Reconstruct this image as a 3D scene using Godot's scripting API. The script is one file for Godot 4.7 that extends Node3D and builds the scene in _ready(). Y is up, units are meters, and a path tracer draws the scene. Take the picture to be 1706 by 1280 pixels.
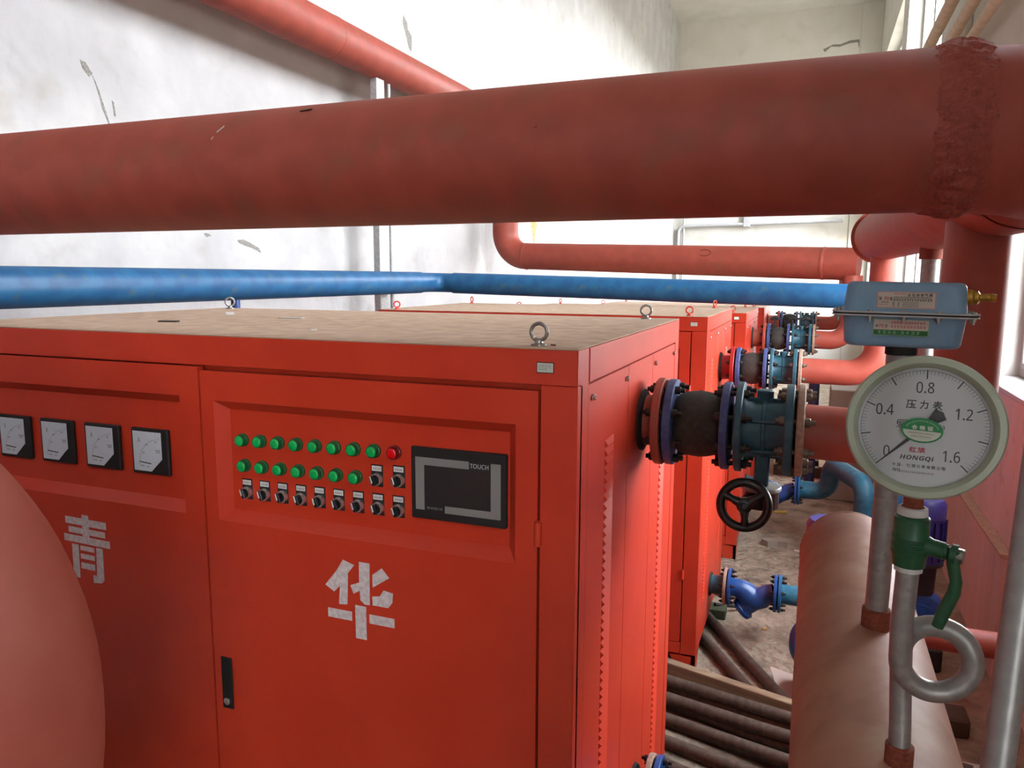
extends Node3D
# A boiler room: orange-red electric boiler cabinets in a row, red and blue pipework,
# a header drum with a pressure gauge and an air vent in front. Units are metres.

const H := 2.11            # height of the eye above the floor
const WALL_L := -3.1
const WALL_R := 1.03
const WALL_FAR := -18.2
const WALL_NEAR := 4.6
const CEIL := 7.7
const SKY_ENERGY := 9.0
const EXPOSURE := 0.165

var M := {}
var names := {}

# ------------------------------------------------------------------ mesh builder
class MB:
	var v := PackedVector3Array()
	var n := PackedVector3Array()

	func tri(a: Vector3, b: Vector3, c: Vector3, na: Vector3, nb: Vector3, nc: Vector3) -> void:
		if (b - a).cross(c - a).dot(na + nb + nc) > 0.0:
			v.append(a); v.append(c); v.append(b)
			n.append(na); n.append(nc); n.append(nb)
		else:
			v.append(a); v.append(b); v.append(c)
			n.append(na); n.append(nb); n.append(nc)

	func quad(a: Vector3, b: Vector3, c: Vector3, d: Vector3, nn: Vector3) -> void:
		tri(a, b, c, nn, nn, nn)
		tri(a, c, d, nn, nn, nn)

	func quadn(a: Vector3, b: Vector3, c: Vector3, d: Vector3, na: Vector3, nb: Vector3, nc: Vector3, nd: Vector3) -> void:
		tri(a, b, c, na, nb, nc)
		tri(a, c, d, na, nc, nd)

	# bevelled box round the origin of t
	func box(t: Transform3D, s: Vector3, bv := 0.0) -> void:
		var h := s * 0.5
		var b: float = min(bv, min(h.x, min(h.y, h.z)) * 0.9)
		for ax in 3:
			for sg in [-1.0, 1.0]:
				var u := (ax + 1) % 3
				var w := (ax + 2) % 3
				var nn := Vector3.ZERO
				nn[ax] = sg
				var q: Array[Vector3] = []
				for k in [[-1, -1], [1, -1], [1, 1], [-1, 1]]:
					var p := Vector3.ZERO
					p[ax] = sg * h[ax]
					p[u] = k[0] * (h[u] - b)
					p[w] = k[1] * (h[w] - b)
					q.append(t * p)
				quad(q[0], q[1], q[2], q[3], (t.basis * nn).normalized())
		if b <= 0.0:
			return
		for ax in 3:
			var u := (ax + 1) % 3
			var w := (ax + 2) % 3
			for su in [-1.0, 1.0]:
				for sw in [-1.0, 1.0]:
					var q: Array[Vector3] = []
					for k in [[-1, 0], [1, 0], [1, 1], [-1, 1]]:
						var p := Vector3.ZERO
						p[ax] = k[0] * (h[ax] - b)
						p[u] = su * (h[u] - (b if k[1] == 0 else 0.0))
						p[w] = sw * (h[w] - (0.0 if k[1] == 0 else b))
						q.append(t * p)
					var nn := Vector3.ZERO
					nn[u] = su
					nn[w] = sw
					quad(q[0], q[1], q[2], q[3], (t.basis * nn).normalized())
		for sx in [-1.0, 1.0]:
			for sy in [-1.0, 1.0]:
				for sz in [-1.0, 1.0]:
					var nn := (t.basis * Vector3(sx, sy, sz)).normalized()
					tri(t * Vector3(sx * h.x, sy * (h.y - b), sz * (h.z - b)), t * Vector3(sx * (h.x - b), sy * h.y, sz * (h.z - b)), t * Vector3(sx * (h.x - b), sy * (h.y - b), sz * h.z), nn, nn, nn)

	# box from corner to corner
	func bx(a: Vector3, b: Vector3, bv := 0.0) -> void:
		box(Transform3D(Basis(), (a + b) * 0.5), (b - a).abs(), bv)

	# profile of (radius, height) turned about the y axis of t; runs so that outside lies to the right of "up"
	func lathe(t: Transform3D, prof: Array, segs := 32, smooth := 0.75) -> void:
		var m := prof.size()
		var sn: Array[Vector2] = []
		for i in m - 1:
			var d: Vector2 = prof[i + 1] - prof[i]
			sn.append(Vector2(d.y, -d.x).normalized())
		for i in m - 1:
			var n0 := sn[i]
			var n1 := sn[i]
			if i > 0 and sn[i - 1].dot(sn[i]) > smooth:
				n0 = (sn[i - 1] + sn[i]).normalized()
			if i < m - 2 and sn[i + 1].dot(sn[i]) > smooth:
				n1 = (sn[i + 1] + sn[i]).normalized()
			var p0: Vector2 = prof[i]
			var p1: Vector2 = prof[i + 1]
			for k in segs:
				var a0 := TAU * k / segs
				var a1 := TAU * (k + 1) / segs
				var c0 := Vector3(cos(a0), 0, sin(a0))
				var c1 := Vector3(cos(a1), 0, sin(a1))
				var q := [c0 * p0.x, c1 * p0.x, c1 * p1.x, c0 * p1.x]
				for j in 4:
					q[j].y = p0.y if j < 2 else p1.y
				var nr := [c0 * n0.x + Vector3.UP * n0.y, c1 * n0.x + Vector3.UP * n0.y, c1 * n1.x + Vector3.UP * n1.y, c0 * n1.x + Vector3.UP * n1.y]
				for j in 4:
					nr[j] = (t.basis * nr[j]).normalized()
				if p0.x > 0.0:
					tri(t * q[0], t * q[1], t * q[2], nr[0], nr[1], nr[2])
				if p1.x > 0.0:
					tri(t * q[0], t * q[2], t * q[3], nr[0], nr[2], nr[3])

	# round bar along a path; rad may be one number or one for each point
	func tube(path: Array, rad, segs := 24, caps := true) -> void:
		var m := path.size()
		var tan: Array[Vector3] = []
		for i in m:
			var a: Vector3 = path[max(i - 1, 0)]
			var b: Vector3 = path[min(i + 1, m - 1)]
			tan.append((b - a).normalized())
		var up := Vector3.UP if abs(tan[0].y) < 0.9 else Vector3.RIGHT
		var side := tan[0].cross(up).normalized()
		var prev: Array[Vector3] = []
		var prevn: Array[Vector3] = []
		for i in m:
			side = (side - tan[i] * side.dot(tan[i])).normalized()
			var oth := tan[i].cross(side)
			var r: float = rad[i] if rad is Array else rad
			var ring: Array[Vector3] = []
			var rn: Array[Vector3] = []
			for k in segs + 1:
				var a := TAU * k / segs
				var d := side * cos(a) + oth * sin(a)
				rn.append(d)
				ring.append(path[i] + d * r)
			if i > 0:
				for k in segs:
					quadn(prev[k], prev[k + 1], ring[k + 1], ring[k], prevn[k], prevn[k + 1], rn[k + 1], rn[k])
			if caps and (i == 0 or i == m - 1):
				var nn := -tan[i] if i == 0 else tan[i]
				for k in segs:
					tri(path[i], ring[k], ring[k + 1], nn, nn, nn)
			prev = ring
			prevn = rn

	# polygon in the xy plane of t, from z = 0 to z = depth
	func prism(t: Transform3D, poly: PackedVector2Array, depth: float) -> void:
		var idx := Geometry2D.triangulate_polygon(poly)
		var nz := (t.basis * Vector3(0, 0, 1)).normalized()
		for i in range(0, idx.size(), 3):
			var p := [poly[idx[i]], poly[idx[i + 1]], poly[idx[i + 2]]]
			tri(t * Vector3(p[0].x, p[0].y, depth), t * Vector3(p[1].x, p[1].y, depth), t * Vector3(p[2].x, p[2].y, depth), nz, nz, nz)
			tri(t * Vector3(p[0].x, p[0].y, 0), t * Vector3(p[1].x, p[1].y, 0), t * Vector3(p[2].x, p[2].y, 0), -nz, -nz, -nz)
		var sgn := -1.0 if Geometry2D.is_polygon_clockwise(poly) else 1.0
		for i in poly.size():
			var a := poly[i]
			var b := poly[(i + 1) % poly.size()]
			var e := b - a
			var nn := (t.basis * (Vector3(e.y, -e.x, 0) * sgn)).normalized()
			quad(t * Vector3(a.x, a.y, 0), t * Vector3(b.x, b.y, 0), t * Vector3(b.x, b.y, depth), t * Vector3(a.x, a.y, depth), nn)

	# pen strokes (lists of points in a unit square) as flat ink of width w, scaled by (sx, sy)
	func ink(t: Transform3D, strokes: Array, sx: float, sy: float, w: float, th := 0.0003) -> void:
		var nz := (t.basis * Vector3(0, 0, 1)).normalized()
		for s in strokes:
			for i in s.size() - 1:
				var a := Vector2(s[i][0] * sx, s[i][1] * sy)
				var b := Vector2(s[i + 1][0] * sx, s[i + 1][1] * sy)
				var d := (b - a).normalized() * w * 0.5
				var o := Vector2(-d.y, d.x)
				a -= d
				b += d
				quad(t * Vector3(a.x - o.x, a.y - o.y, th), t * Vector3(b.x - o.x, b.y - o.y, th), t * Vector3(b.x + o.x, b.y + o.y, th), t * Vector3(a.x + o.x, a.y + o.y, th), nz)

	func mesh() -> ArrayMesh:
		var arr := []
		arr.resize(Mesh.ARRAY_MAX)
		arr[Mesh.ARRAY_VERTEX] = v
		arr[Mesh.ARRAY_NORMAL] = n
		var m := ArrayMesh.new()
		m.add_surface_from_arrays(Mesh.PRIMITIVE_TRIANGLES, arr)
		return m

# ------------------------------------------------------------------ nodes
func numbered(called: String) -> String:
	var k: int = names.get(called, 0)
	names[called] = k + 1
	return called if k == 0 else "%s_%03d" % [called, k]

func thing(called: String, label: String, category: String, at := Vector3.ZERO, group := "") -> Node3D:
	var o := Node3D.new()
	o.name = numbered(called)
	add_child(o)
	o.position = at
	o.set_meta("label", label)
	o.set_meta("category", category)
	if group != "":
		o.set_meta("group", group)
	return o

func inst(mesh: Mesh, called: String, m: Material, parent: Node3D, t := Transform3D()) -> MeshInstance3D:
	var o := MeshInstance3D.new()
	o.mesh = mesh
	o.material_override = m
	if parent == self:
		o.name = numbered(called)
		add_child(o)
	else:
		o.name = called
		parent.add_child(o, true)
	o.transform = t
	return o

# world: the mesh is given in world axes and is moved into the parent's own
func obj(mb: MB, called: String, m: Material, parent: Node3D) -> MeshInstance3D:
	if parent != self:
		var off := Vector3.ZERO
		var p: Node = parent
		while p != self:
			off += (p as Node3D).position
			p = p.get_parent()
		if off != Vector3.ZERO:
			for i in mb.v.size():
				mb.v[i] -= off
	return inst(mb.mesh(), called, m, parent)

# a shared mesh at a place given in world axes, under a thing
func put(mesh: Mesh, called: String, m: Material, parent: Node3D, t: Transform3D) -> MeshInstance3D:
	t.origin -= parent.position
	return inst(mesh, called, m, parent, t)

func one(mb: MB, called: String, m: Material, label: String, category: String, at: Vector3, group := "") -> MeshInstance3D:
	for i in mb.v.size():
		mb.v[i] -= at
	var o := inst(mb.mesh(), called, m, self)
	o.position = at
	o.set_meta("label", label)
	o.set_meta("category", category)
	if group != "":
		o.set_meta("group", group)
	return o

func struct(mb: MB, called: String, m: Material, parent: Node3D = self) -> MeshInstance3D:
	var o := obj(mb, called, m, parent)
	if parent == self:
		o.set_meta("kind", "structure")
	return o

func say(o: Node, label: String) -> void:
	o.set_meta("label", label)

# frames: y axis of the result along d
func along(at: Vector3, d: Vector3) -> Transform3D:
	var y := d.normalized()
	var x := y.cross(Vector3.UP if abs(y.y) < 0.9 else Vector3.BACK).normalized()
	return Transform3D(Basis(x, y, x.cross(y)), at)

# z axis of the result along d, y as upright as can be
func facing(at: Vector3, d: Vector3) -> Transform3D:
	var z := d.normalized()
	var x := Vector3.UP.cross(z).normalized()
	return Transform3D(Basis(x, z.cross(x), z), at)

# corner points turned into a path with rounded bends
func bend(pts: Array, r: float, steps := 10) -> Array:
	var out := [pts[0]]
	for i in range(1, pts.size() - 1):
		var p: Vector3 = pts[i]
		var a: Vector3 = (pts[i - 1] - p).normalized()
		var b: Vector3 = (pts[i + 1] - p).normalized()
		var half := acos(clamp(a.dot(b), -1, 1)) * 0.5
		var cut := r / tan(half)
		var c := p + (a + b).normalized() * (r / sin(half))
		var s := p + a * cut
		var e := p + b * cut
		for k in steps + 1:
			var f := float(k) / steps
			out.append(c + (s - c).slerp(e - c, f))
	out.append(pts[-1])
	return out

func V(a: Array) -> PackedVector2Array:
	var o := PackedVector2Array()
	for p in a:
		o.append(Vector2(p[0], p[1]))
	return o

# ------------------------------------------------------------------ materials
func srgb(r: float, g: float, b: float) -> Color:
	return Color(r / 255.0, g / 255.0, b / 255.0)

func noise_image(size: int, seed_: int, freq: float, octaves: int, c0: Color, c1: Color, lo: float, hi: float, stretch := Vector2.ONE) -> Image:
	var f := FastNoiseLite.new()
	f.seed = seed_
	f.noise_type = FastNoiseLite.TYPE_SIMPLEX_SMOOTH
	f.fractal_octaves = octaves
	f.frequency = freq / size
	var im := Image.create(size, size, false, Image.FORMAT_RGB8)
	# a torus in the noise, so that the tile repeats without a seam
	for y in size:
		for x in size:
			var u := float(x) / size
			var w := float(y) / size
			var a := f.get_noise_2d(x * stretch.x, y * stretch.y)
			var b := f.get_noise_2d((x - size) * stretch.x, y * stretch.y)
			var c := f.get_noise_2d(x * stretch.x, (y - size) * stretch.y)
			var d := f.get_noise_2d((x - size) * stretch.x, (y - size) * stretch.y)
			var k: float = lerp(lerp(a, b, u), lerp(c, d, u), w)
			im.set_pixel(x, y, c0.lerp(c1, smoothstep(lo, hi, k)))
	return im

func plain(c: Color, rough := 0.5, metal := 0.0, spec := 0.5) -> StandardMaterial3D:
	var m := StandardMaterial3D.new()
	m.albedo_color = c
	m.roughness = rough
	m.metallic = metal
	m.metallic_specular = spec
	return m

func grained(c0: Color, c1: Color, rough: float, metal: float, tile: float, seed_: int, freq := 6.0, octaves := 5, lo := -0.35, hi := 0.35, size := 192, stretch := Vector2.ONE) -> StandardMaterial3D:
	var m := plain(Color.WHITE, rough, metal)
	m.albedo_texture = ImageTexture.create_from_image(noise_image(size, seed_, freq, octaves, c0, c1, lo, hi, stretch))
	m.uv1_triplanar = true
	m.uv1_scale = Vector3.ONE / tile
	return m

func relief(m: StandardMaterial3D, seed_: int, freq: float, octaves: int, strength: float, size := 192) -> StandardMaterial3D:
	var im := noise_image(size, seed_, freq, octaves, Color.BLACK, Color.WHITE, -0.6, 0.6)
	im.convert(Image.FORMAT_RGBA8)
	im.bump_map_to_normal_map(strength)
	m.normal_enabled = true
	m.normal_texture = ImageTexture.create_from_image(im)
	return m

func spots(m: StandardMaterial3D, c: Color, seed_: int, freq: float, lo: float, hi: float, size := 256) -> StandardMaterial3D:
	# a second, coarser layer of stains over the first
	var base: Image = (m.albedo_texture as ImageTexture).get_image()
	base.resize(size, size)
	var over := noise_image(size, seed_, freq, 6, Color.BLACK, Color.WHITE, lo, hi)
	for y in size:
		for x in size:
			var k := over.get_pixel(x, y).r
			base.set_pixel(x, y, base.get_pixel(x, y).lerp(c, k * c.a))
	m.albedo_texture = ImageTexture.create_from_image(base)
	return m

func make_materials() -> void:
	M.paint = grained(srgb(198, 56, 34), srgb(206, 62, 38), 0.36, 0.0, 0.9, 3, 3.0, 4)
	M.paint.clearcoat_enabled = true
	M.paint.clearcoat = 0.25
	M.paint.clearcoat_roughness = 0.25
	M.dust = spots(grained(srgb(186, 158, 134), srgb(204, 178, 152), 0.95, 0.0, 0.8, 11, 10.0, 5), Color(0.64, 0.53, 0.43, 0.3), 12, 5.0, 0.05, 0.5)
	M.pipe = spots(grained(srgb(150, 66, 52), srgb(164, 75, 60), 0.52, 0.0, 0.7, 21, 5.0, 5), Color(0.52, 0.35, 0.26, 0.4), 22, 5.0, 0.1, 0.5)
	M.red_stub = plain(srgb(150, 26, 26), 0.4)
	M.weld = relief(grained(srgb(140, 60, 48), srgb(160, 74, 60), 0.6, 0.0, 0.12, 26, 8.0, 4), 27, 10.0, 4, 6.0)
	M.tank = spots(grained(srgb(152, 106, 86), srgb(168, 122, 100), 0.6, 0.0, 0.6, 31, 5.0, 5), Color(0.68, 0.57, 0.47, 0.8), 32, 4.0, -0.1, 0.4)
	M.tank_side = grained(srgb(146, 66, 50), srgb(158, 80, 62), 0.5, 0.0, 0.7, 33, 4.0, 5)
	M.blue = spots(grained(srgb(24, 84, 130), srgb(38, 104, 150), 0.42, 0.0, 0.6, 41, 5.0, 5), Color(0.45, 0.42, 0.36, 0.5), 42, 7.0, 0.28, 0.5)
	M.blue_vivid = grained(srgb(24, 66, 128), srgb(34, 82, 146), 0.35, 0.0, 0.3, 43, 5.0, 4)
	M.blue_flange = grained(srgb(46, 62, 112), srgb(68, 84, 128), 0.5, 0.0, 0.1, 44, 5.0, 4)
	M.teal = grained(srgb(30, 74, 90), srgb(46, 90, 102), 0.45, 0.0, 0.2, 45, 5.0, 5)
	M.teal_pipe = grained(srgb(26, 92, 120), srgb(58, 122, 140), 0.5, 0.0, 0.3, 46, 5.0, 5)
	M.purple = plain(srgb(38, 34, 92), 0.45)
	M.rubber = grained(srgb(40, 38, 34), srgb(62, 58, 50), 0.8, 0.0, 0.15, 51, 8.0, 5)
	M.gasket = plain(srgb(18, 17, 17), 0.8)
	M.black = plain(srgb(14, 14, 15), 0.3)
	M.black_matt = plain(srgb(22, 22, 24), 0.6)
	M.tan_flange = grained(srgb(140, 112, 96), srgb(166, 140, 122), 0.7, 0.0, 0.1, 52, 6.0, 4)
	M.steel = plain(srgb(168, 166, 160), 0.35, 0.9)
	M.bolt = grained(srgb(96, 84, 74), srgb(130, 118, 106), 0.5, 0.6, 0.03, 53, 6.0, 3)
	M.bolt_dark = plain(srgb(40, 34, 32), 0.55, 0.4)
	M.chrome = plain(srgb(214, 213, 210), 0.22, 0.75)
	M.silver = spots(grained(srgb(150, 150, 148), srgb(172, 171, 168), 0.42, 0.55, 0.12, 54, 5.0, 5), Color(0.46, 0.44, 0.42, 0.45), 55, 7.0, 0.32, 0.5)
	M.brass = plain(srgb(176, 138, 62), 0.3, 0.85)
	M.vent = grained(srgb(122, 160, 190), srgb(132, 168, 196), 0.4, 0.0, 0.2, 56, 4.0, 4)
	M.green = grained(srgb(12, 66, 38), srgb(20, 78, 46), 0.4, 0.0, 0.05, 57, 5.0, 4)
	M.gauge_case = plain(srgb(186, 200, 178), 0.35)
	M.dial = plain(srgb(230, 236, 238), 0.45)
	M.ink = plain(srgb(22, 22, 24), 0.6)
	M.ink_red = plain(srgb(200, 50, 70), 0.6)
	M.ink_grey = plain(srgb(120, 124, 126), 0.6)
	M.sticker_green = plain(srgb(0, 122, 62), 0.4)
	M.sticker_white = plain(srgb(222, 228, 214), 0.5)
	M.label_cream = plain(srgb(216, 205, 192), 0.55)
	M.label_dark_green = plain(srgb(20, 100, 44), 0.5)
	M.label_line = plain(srgb(150, 190, 150), 0.5)
	M.white = plain(srgb(232, 232, 228), 0.5)
	M.stencil = grained(srgb(216, 202, 200), srgb(236, 226, 224), 0.6, 0.0, 0.1, 58, 6.0, 4)
	M.plate_grey = plain(srgb(150, 150, 147), 0.45, 0.2)
	M.screen = plain(srgb(50, 50, 50), 0.14)
	M.lamp_green = plain(srgb(6, 182, 88), 0.25)
	M.lamp_green_rim = plain(srgb(8, 92, 50), 0.35)
	M.lamp_red = plain(srgb(232, 10, 20), 0.25)
	M.lamp_red_rim = plain(srgb(110, 12, 16), 0.35)
	M.meter_face = plain(srgb(224, 234, 240), 0.3)
	M.wall = relief(spots(grained(srgb(188, 188, 187), srgb(202, 202, 200), 0.9, 0.0, 2.4, 61, 4.0, 5), Color(0.64, 0.62, 0.58, 0.45), 62, 5.0, 0.15, 0.55), 63, 12.0, 5, 0.5)  # same whitewash as wall_far, darkened in colour to hold back strong window light
	M.wall_far = spots(grained(srgb(238, 236, 226), srgb(244, 242, 234), 0.9, 0.0, 3.0, 64, 4.0, 5), Color(0.82, 0.80, 0.72, 0.4), 65, 4.0, 0.1, 0.6)  # same whitewash, lightened in colour to lift the dimmer far and right walls
	M.ceiling = grained(srgb(222, 220, 210), srgb(230, 228, 220), 0.95, 0.0, 3.0, 66, 4.0, 4)
	M.pink = spots(grained(srgb(238, 216, 206), srgb(244, 224, 214), 0.8, 0.0, 1.2, 67, 4.0, 5, -0.35, 0.35, 192, Vector2(1, 0.3)), Color(0.82, 0.72, 0.66, 0.5), 68, 6.0, 0.15, 0.5)
	M.pink_panel = grained(srgb(234, 208, 198), srgb(240, 216, 206), 0.6, 0.0, 0.8, 69, 4.0, 4, -0.35, 0.35, 192, Vector2(1, 0.12))
	M.ledge = grained(srgb(190, 170, 146), srgb(210, 190, 166), 0.85, 0.0, 0.4, 70, 8.0, 5)
	M.floor = relief(spots(grained(srgb(146, 132, 114), srgb(170, 156, 136), 0.9, 0.0, 1.9, 71, 9.0, 6, -0.35, 0.35, 256), Color(0.33, 0.29, 0.24, 0.7), 72, 5.0, 0.05, 0.5, 384), 73, 30.0, 5, 2.5, 256)
	M.frame = plain(srgb(226, 226, 224), 0.5)
	M.lagging = grained(srgb(226, 208, 178), srgb(238, 224, 198), 0.85, 0.0, 0.5, 74, 5.0, 5)
	M.galv = grained(srgb(186, 188, 188), srgb(206, 208, 208), 0.5, 0.0, 0.2, 75, 6.0, 4)
	M.bar = spots(grained(srgb(74, 64, 56), srgb(96, 84, 74), 0.6, 0.2, 0.3, 76, 6.0, 5), Color(0.45, 0.38, 0.31, 0.6), 77, 6.0, 0.05, 0.5)
	M.wood = grained(srgb(136, 116, 92), srgb(168, 146, 118), 0.85, 0.0, 0.4, 78, 5.0, 5, -0.35, 0.35, 192, Vector2(0.15, 1))
	M.paper = plain(srgb(206, 190, 178), 0.9)
	M.rust = grained(srgb(104, 46, 30), srgb(134, 62, 40), 0.85, 0.0, 0.05, 79, 6.0, 4)
	M.tape = plain(srgb(226, 226, 222), 0.7)
	M.crack = grained(srgb(120, 118, 112), srgb(160, 158, 150), 0.95, 0.0, 0.08, 80, 6.0, 4)
	M.rust_stain = grained(srgb(186, 150, 84), srgb(214, 190, 140), 0.95, 0.0, 0.15, 81, 5.0, 4)
	M.dark_wood = plain(srgb(70, 54, 42), 0.8)
	M.card = plain(srgb(150, 140, 124), 0.85)
	var g := plain(Color(0.92, 0.96, 1.0, 0.06), 0.02)
	g.transparency = BaseMaterial3D.TRANSPARENCY_ALPHA
	M.glass = g

# ------------------------------------------------------------------ writing
const GLYPHS := {
	"ya": [[[.1, .92], [.95, .92]], [[.15, .92], [.13, .5], [.02, .05]], [[.55, .78], [.55, .12]], [[.3, .48], [.85, .48]], [[.2, .1], [.95, .1]], [[.68, .34], [.8, .22]]],
	"li": [[[.12, .7], [.85, .7], [.8, .15], [.68, .08], [.58, .14]], [[.45, .95], [.42, .5], [.12, .05]]],
	"biao": [[[.15, .85], [.85, .85]], [[.2, .7], [.8, .7]], [[.05, .54], [.95, .54]], [[.5, .97], [.5, .54]], [[.45, .54], [.08, .25]], [[.35, .4], [.35, .06], [.5, .16]], [[.8, .42], [.6, .3]], [[.48, .5], [.65, .25], [.95, .05]]],
	"he": [[[.5, .95], [.05, .55]], [[.5, .95], [.95, .55]], [[.32, .6], [.68, .6]], [[.25, .42], [.25, .05], [.75, .05], [.75, .42], [.25, .42]]],
	"ge": [[[.05, .72], [.42, .72]], [[.24, .97], [.24, .03]], [[.24, .68], [.05, .35]], [[.26, .6], [.4, .45]], [[.6, .95], [.45, .7]], [[.58, .85], [.88, .85], [.7, .55], [.42, .38]], [[.55, .75], [.97, .4]], [[.55, .35], [.55, .05], [.88, .05], [.88, .35], [.55, .35]]],
	"zheng": [[[.1, .92], [.2, .8]], [[.05, .62], [.2, .62], [.2, .15], [.32, .25]], [[.4, .88], [.95, .88]], [[.68, .88], [.68, .08]], [[.68, .5], [.92, .5]], [[.48, .58], [.48, .08]], [[.36, .08], [.97, .08]]],
	"hong": [[[.3, .95], [.08, .7], [.3, .68]], [[.38, .75], [.08, .42], [.4, .45]], [[.05, .1], [.4, .18]], [[.5, .82], [.95, .82]], [[.72, .82], [.72, .1]], [[.45, .1], [.98, .1]]],
	"qi": [[[.2, .97], [.25, .85]], [[.02, .8], [.45, .8]], [[.2, .8], [.18, .4], [.02, .05]], [[.2, .55], [.4, .55], [.38, .1], [.28, .12]], [[.62, .97], [.5, .72]], [[.58, .85], [.97, .85]], [[.52, .65], [.95, .65]], [[.62, .75], [.62, .3]], [[.84, .75], [.84, .3]], [[.62, .5], [.84, .5]], [[.5, .3], [.97, .3]], [[.62, .25], [.5, .05]], [[.82, .25], [.95, .05]]],
	"zhong": [[[.15, .75], [.85, .75], [.85, .35], [.15, .35], [.15, .75]], [[.5, .98], [.5, .02]]],
	"guo": [[[.1, .93], [.9, .93], [.9, .04], [.1, .04], [.1, .93]], [[.28, .75], [.72, .75]], [[.3, .5], [.7, .5]], [[.26, .22], [.74, .22]], [[.5, .75], [.5, .22]], [[.6, .4], [.68, .3]]],
	"yi": [[[.3, .95], [.05, .55]], [[.2, .72], [.2, .03]], [[.6, .95], [.68, .8]], [[.9, .85], [.7, .35], [.38, .05]], [[.42, .75], [.6, .35], [.95, .05]]],
	"you": [[[.05, .78], [.95, .78]], [[.45, .97], [.3, .6], [.05, .35]], [[.35, .6], [.35, .03]], [[.35, .6], [.8, .6], [.8, .06], [.68, .06]], [[.35, .42], [.8, .42]], [[.35, .25], [.8, .25]]],
	"xian": [[[.1, .92], [.1, .03]], [[.1, .92], [.35, .92], [.25, .65], [.36, .42], [.25, .35]], [[.48, .9], [.85, .9], [.85, .5], [.48, .5]], [[.48, .7], [.85, .7]], [[.48, .9], [.48, .05], [.65, .18]], [[.65, .5], [.95, .05]], [[.92, .42], [.72, .28]]],
	"gong": [[[.38, .92], [.08, .5]], [[.62, .92], [.93, .5]], [[.5, .5], [.2, .1], [.75, .14]], [[.65, .3], [.85, .03]]],
	"si": [[[.1, .9], [.88, .9], [.88, .08], [.72, .08]], [[.15, .68], [.7, .68]], [[.22, .5], [.62, .5], [.62, .18], [.22, .18], [.22, .5]]],
	"quan": [[[.5, .97], [.05, .55]], [[.5, .97], [.95, .55]], [[.25, .52], [.75, .52]], [[.28, .3], [.72, .3]], [[.08, .06], [.92, .06]], [[.5, .52], [.5, .06]]],
	"zi": [[[.45, .98], [.35, .85]], [[.2, .83], [.8, .83], [.8, .03], [.2, .03], [.2, .83]], [[.2, .56], [.8, .56]], [[.2, .3], [.8, .3]]],
	"dong": [[[.08, .82], [.45, .82]], [[.03, .6], [.5, .6]], [[.25, .6], [.08, .2], [.45, .25]], [[.38, .38], [.48, .15]], [[.52, .68], [.95, .68], [.9, .08], [.78, .1]], [[.72, .95], [.68, .4], [.5, .05]]],
	"pai": [[[.05, .72], [.38, .72]], [[.22, .97], [.22, .05], [.12, .08]], [[.05, .38], [.38, .5]], [[.58, .95], [.58, .03]], [[.75, .95], [.75, .03]], [[.42, .78], [.58, .78]], [[.42, .55], [.58, .55]], [[.4, .3], [.58, .3]], [[.75, .78], [.95, .78]], [[.75, .55], [.95, .55]], [[.75, .3], [.97, .3]]],
	"air": [[[.3, .97], [.08, .65]], [[.28, .82], [.9, .82]], [[.28, .65], [.8, .65]], [[.12, .48], [.75, .48], [.78, .15], [.95, .05], [.97, .2]]],
	"fa": [[[.15, .97], [.25, .87]], [[.1, .8], [.1, .03]], [[.35, .9], [.9, .9], [.9, .05], [.78, .08]], [[.4, .75], [.28, .45]], [[.34, .58], [.34, .12]], [[.42, .55], [.8, .6]], [[.55, .75], [.6, .4], [.8, .12]], [[.75, .42], [.45, .18]], [[.66, .75], [.74, .68]]],
}

# a row of characters, lower left corner at (x, y) of t
func write(mb: MB, t: Transform3D, keys: Array, x: float, y: float, size: float, step: float, w: float, squash := 1.0) -> void:
	for i in keys.size():
		if GLYPHS.has(keys[i]):
			mb.ink(t * Transform3D(Basis(), Vector3(x + i * step, y, 0)), GLYPHS[keys[i]], size, size * squash, w)

# a row of marks too small in the photograph to be read
func tiny_row(mb: MB, t: Transform3D, x: float, y: float, size: float, step: float, count: int, rng: RandomNumberGenerator) -> void:
	for i in count:
		var s := []
		for k in 3:
			var yy := 0.1 + 0.4 * k + rng.randf_range(-0.1, 0.1)
			s.append([[rng.randf_range(0.0, 0.25), yy], [rng.randf_range(0.65, 1.0), yy]])
		var xx := rng.randf_range(0.25, 0.75)
		s.append([[xx, 0.0], [xx, 0.95]])
		mb.ink(t * Transform3D(Basis(), Vector3(x + i * step, y, 0)), s, size, size, size * 0.16)

func latin(text: String, size: float, bold := false) -> TextMesh:
	var f := SystemFont.new()
	f.font_names = PackedStringArray(["Droid Sans"])
	f.font_weight = 700 if bold else 400
	var m := TextMesh.new()
	m.font = f
	m.text = text
	m.font_size = 48
	m.pixel_size = size / 48.0
	m.depth = 0.0003
	m.curve_step = 2.0
	return m

# ------------------------------------------------------------------ the room
func wall_with_openings(mb: MB, x0: float, x1: float, z0: float, z1: float, y0: float, y1: float, holes: Array) -> void:
	# a wall across x, cut by columns of openings [za, zb, [[ya, yb], ...]] in order of z
	var z := z0
	for h in holes:
		mb.bx(Vector3(x0, y0, z), Vector3(x1, y1, h[0]))
		var y := y0
		for r in h[2]:
			mb.bx(Vector3(x0, y, h[0]), Vector3(x1, r[0], h[1]))
			y = r[1]
		mb.bx(Vector3(x0, y, h[0]), Vector3(x1, y1, h[1]))
		z = h[1]
	mb.bx(Vector3(x0, y0, z), Vector3(x1, y1, z1))

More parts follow.
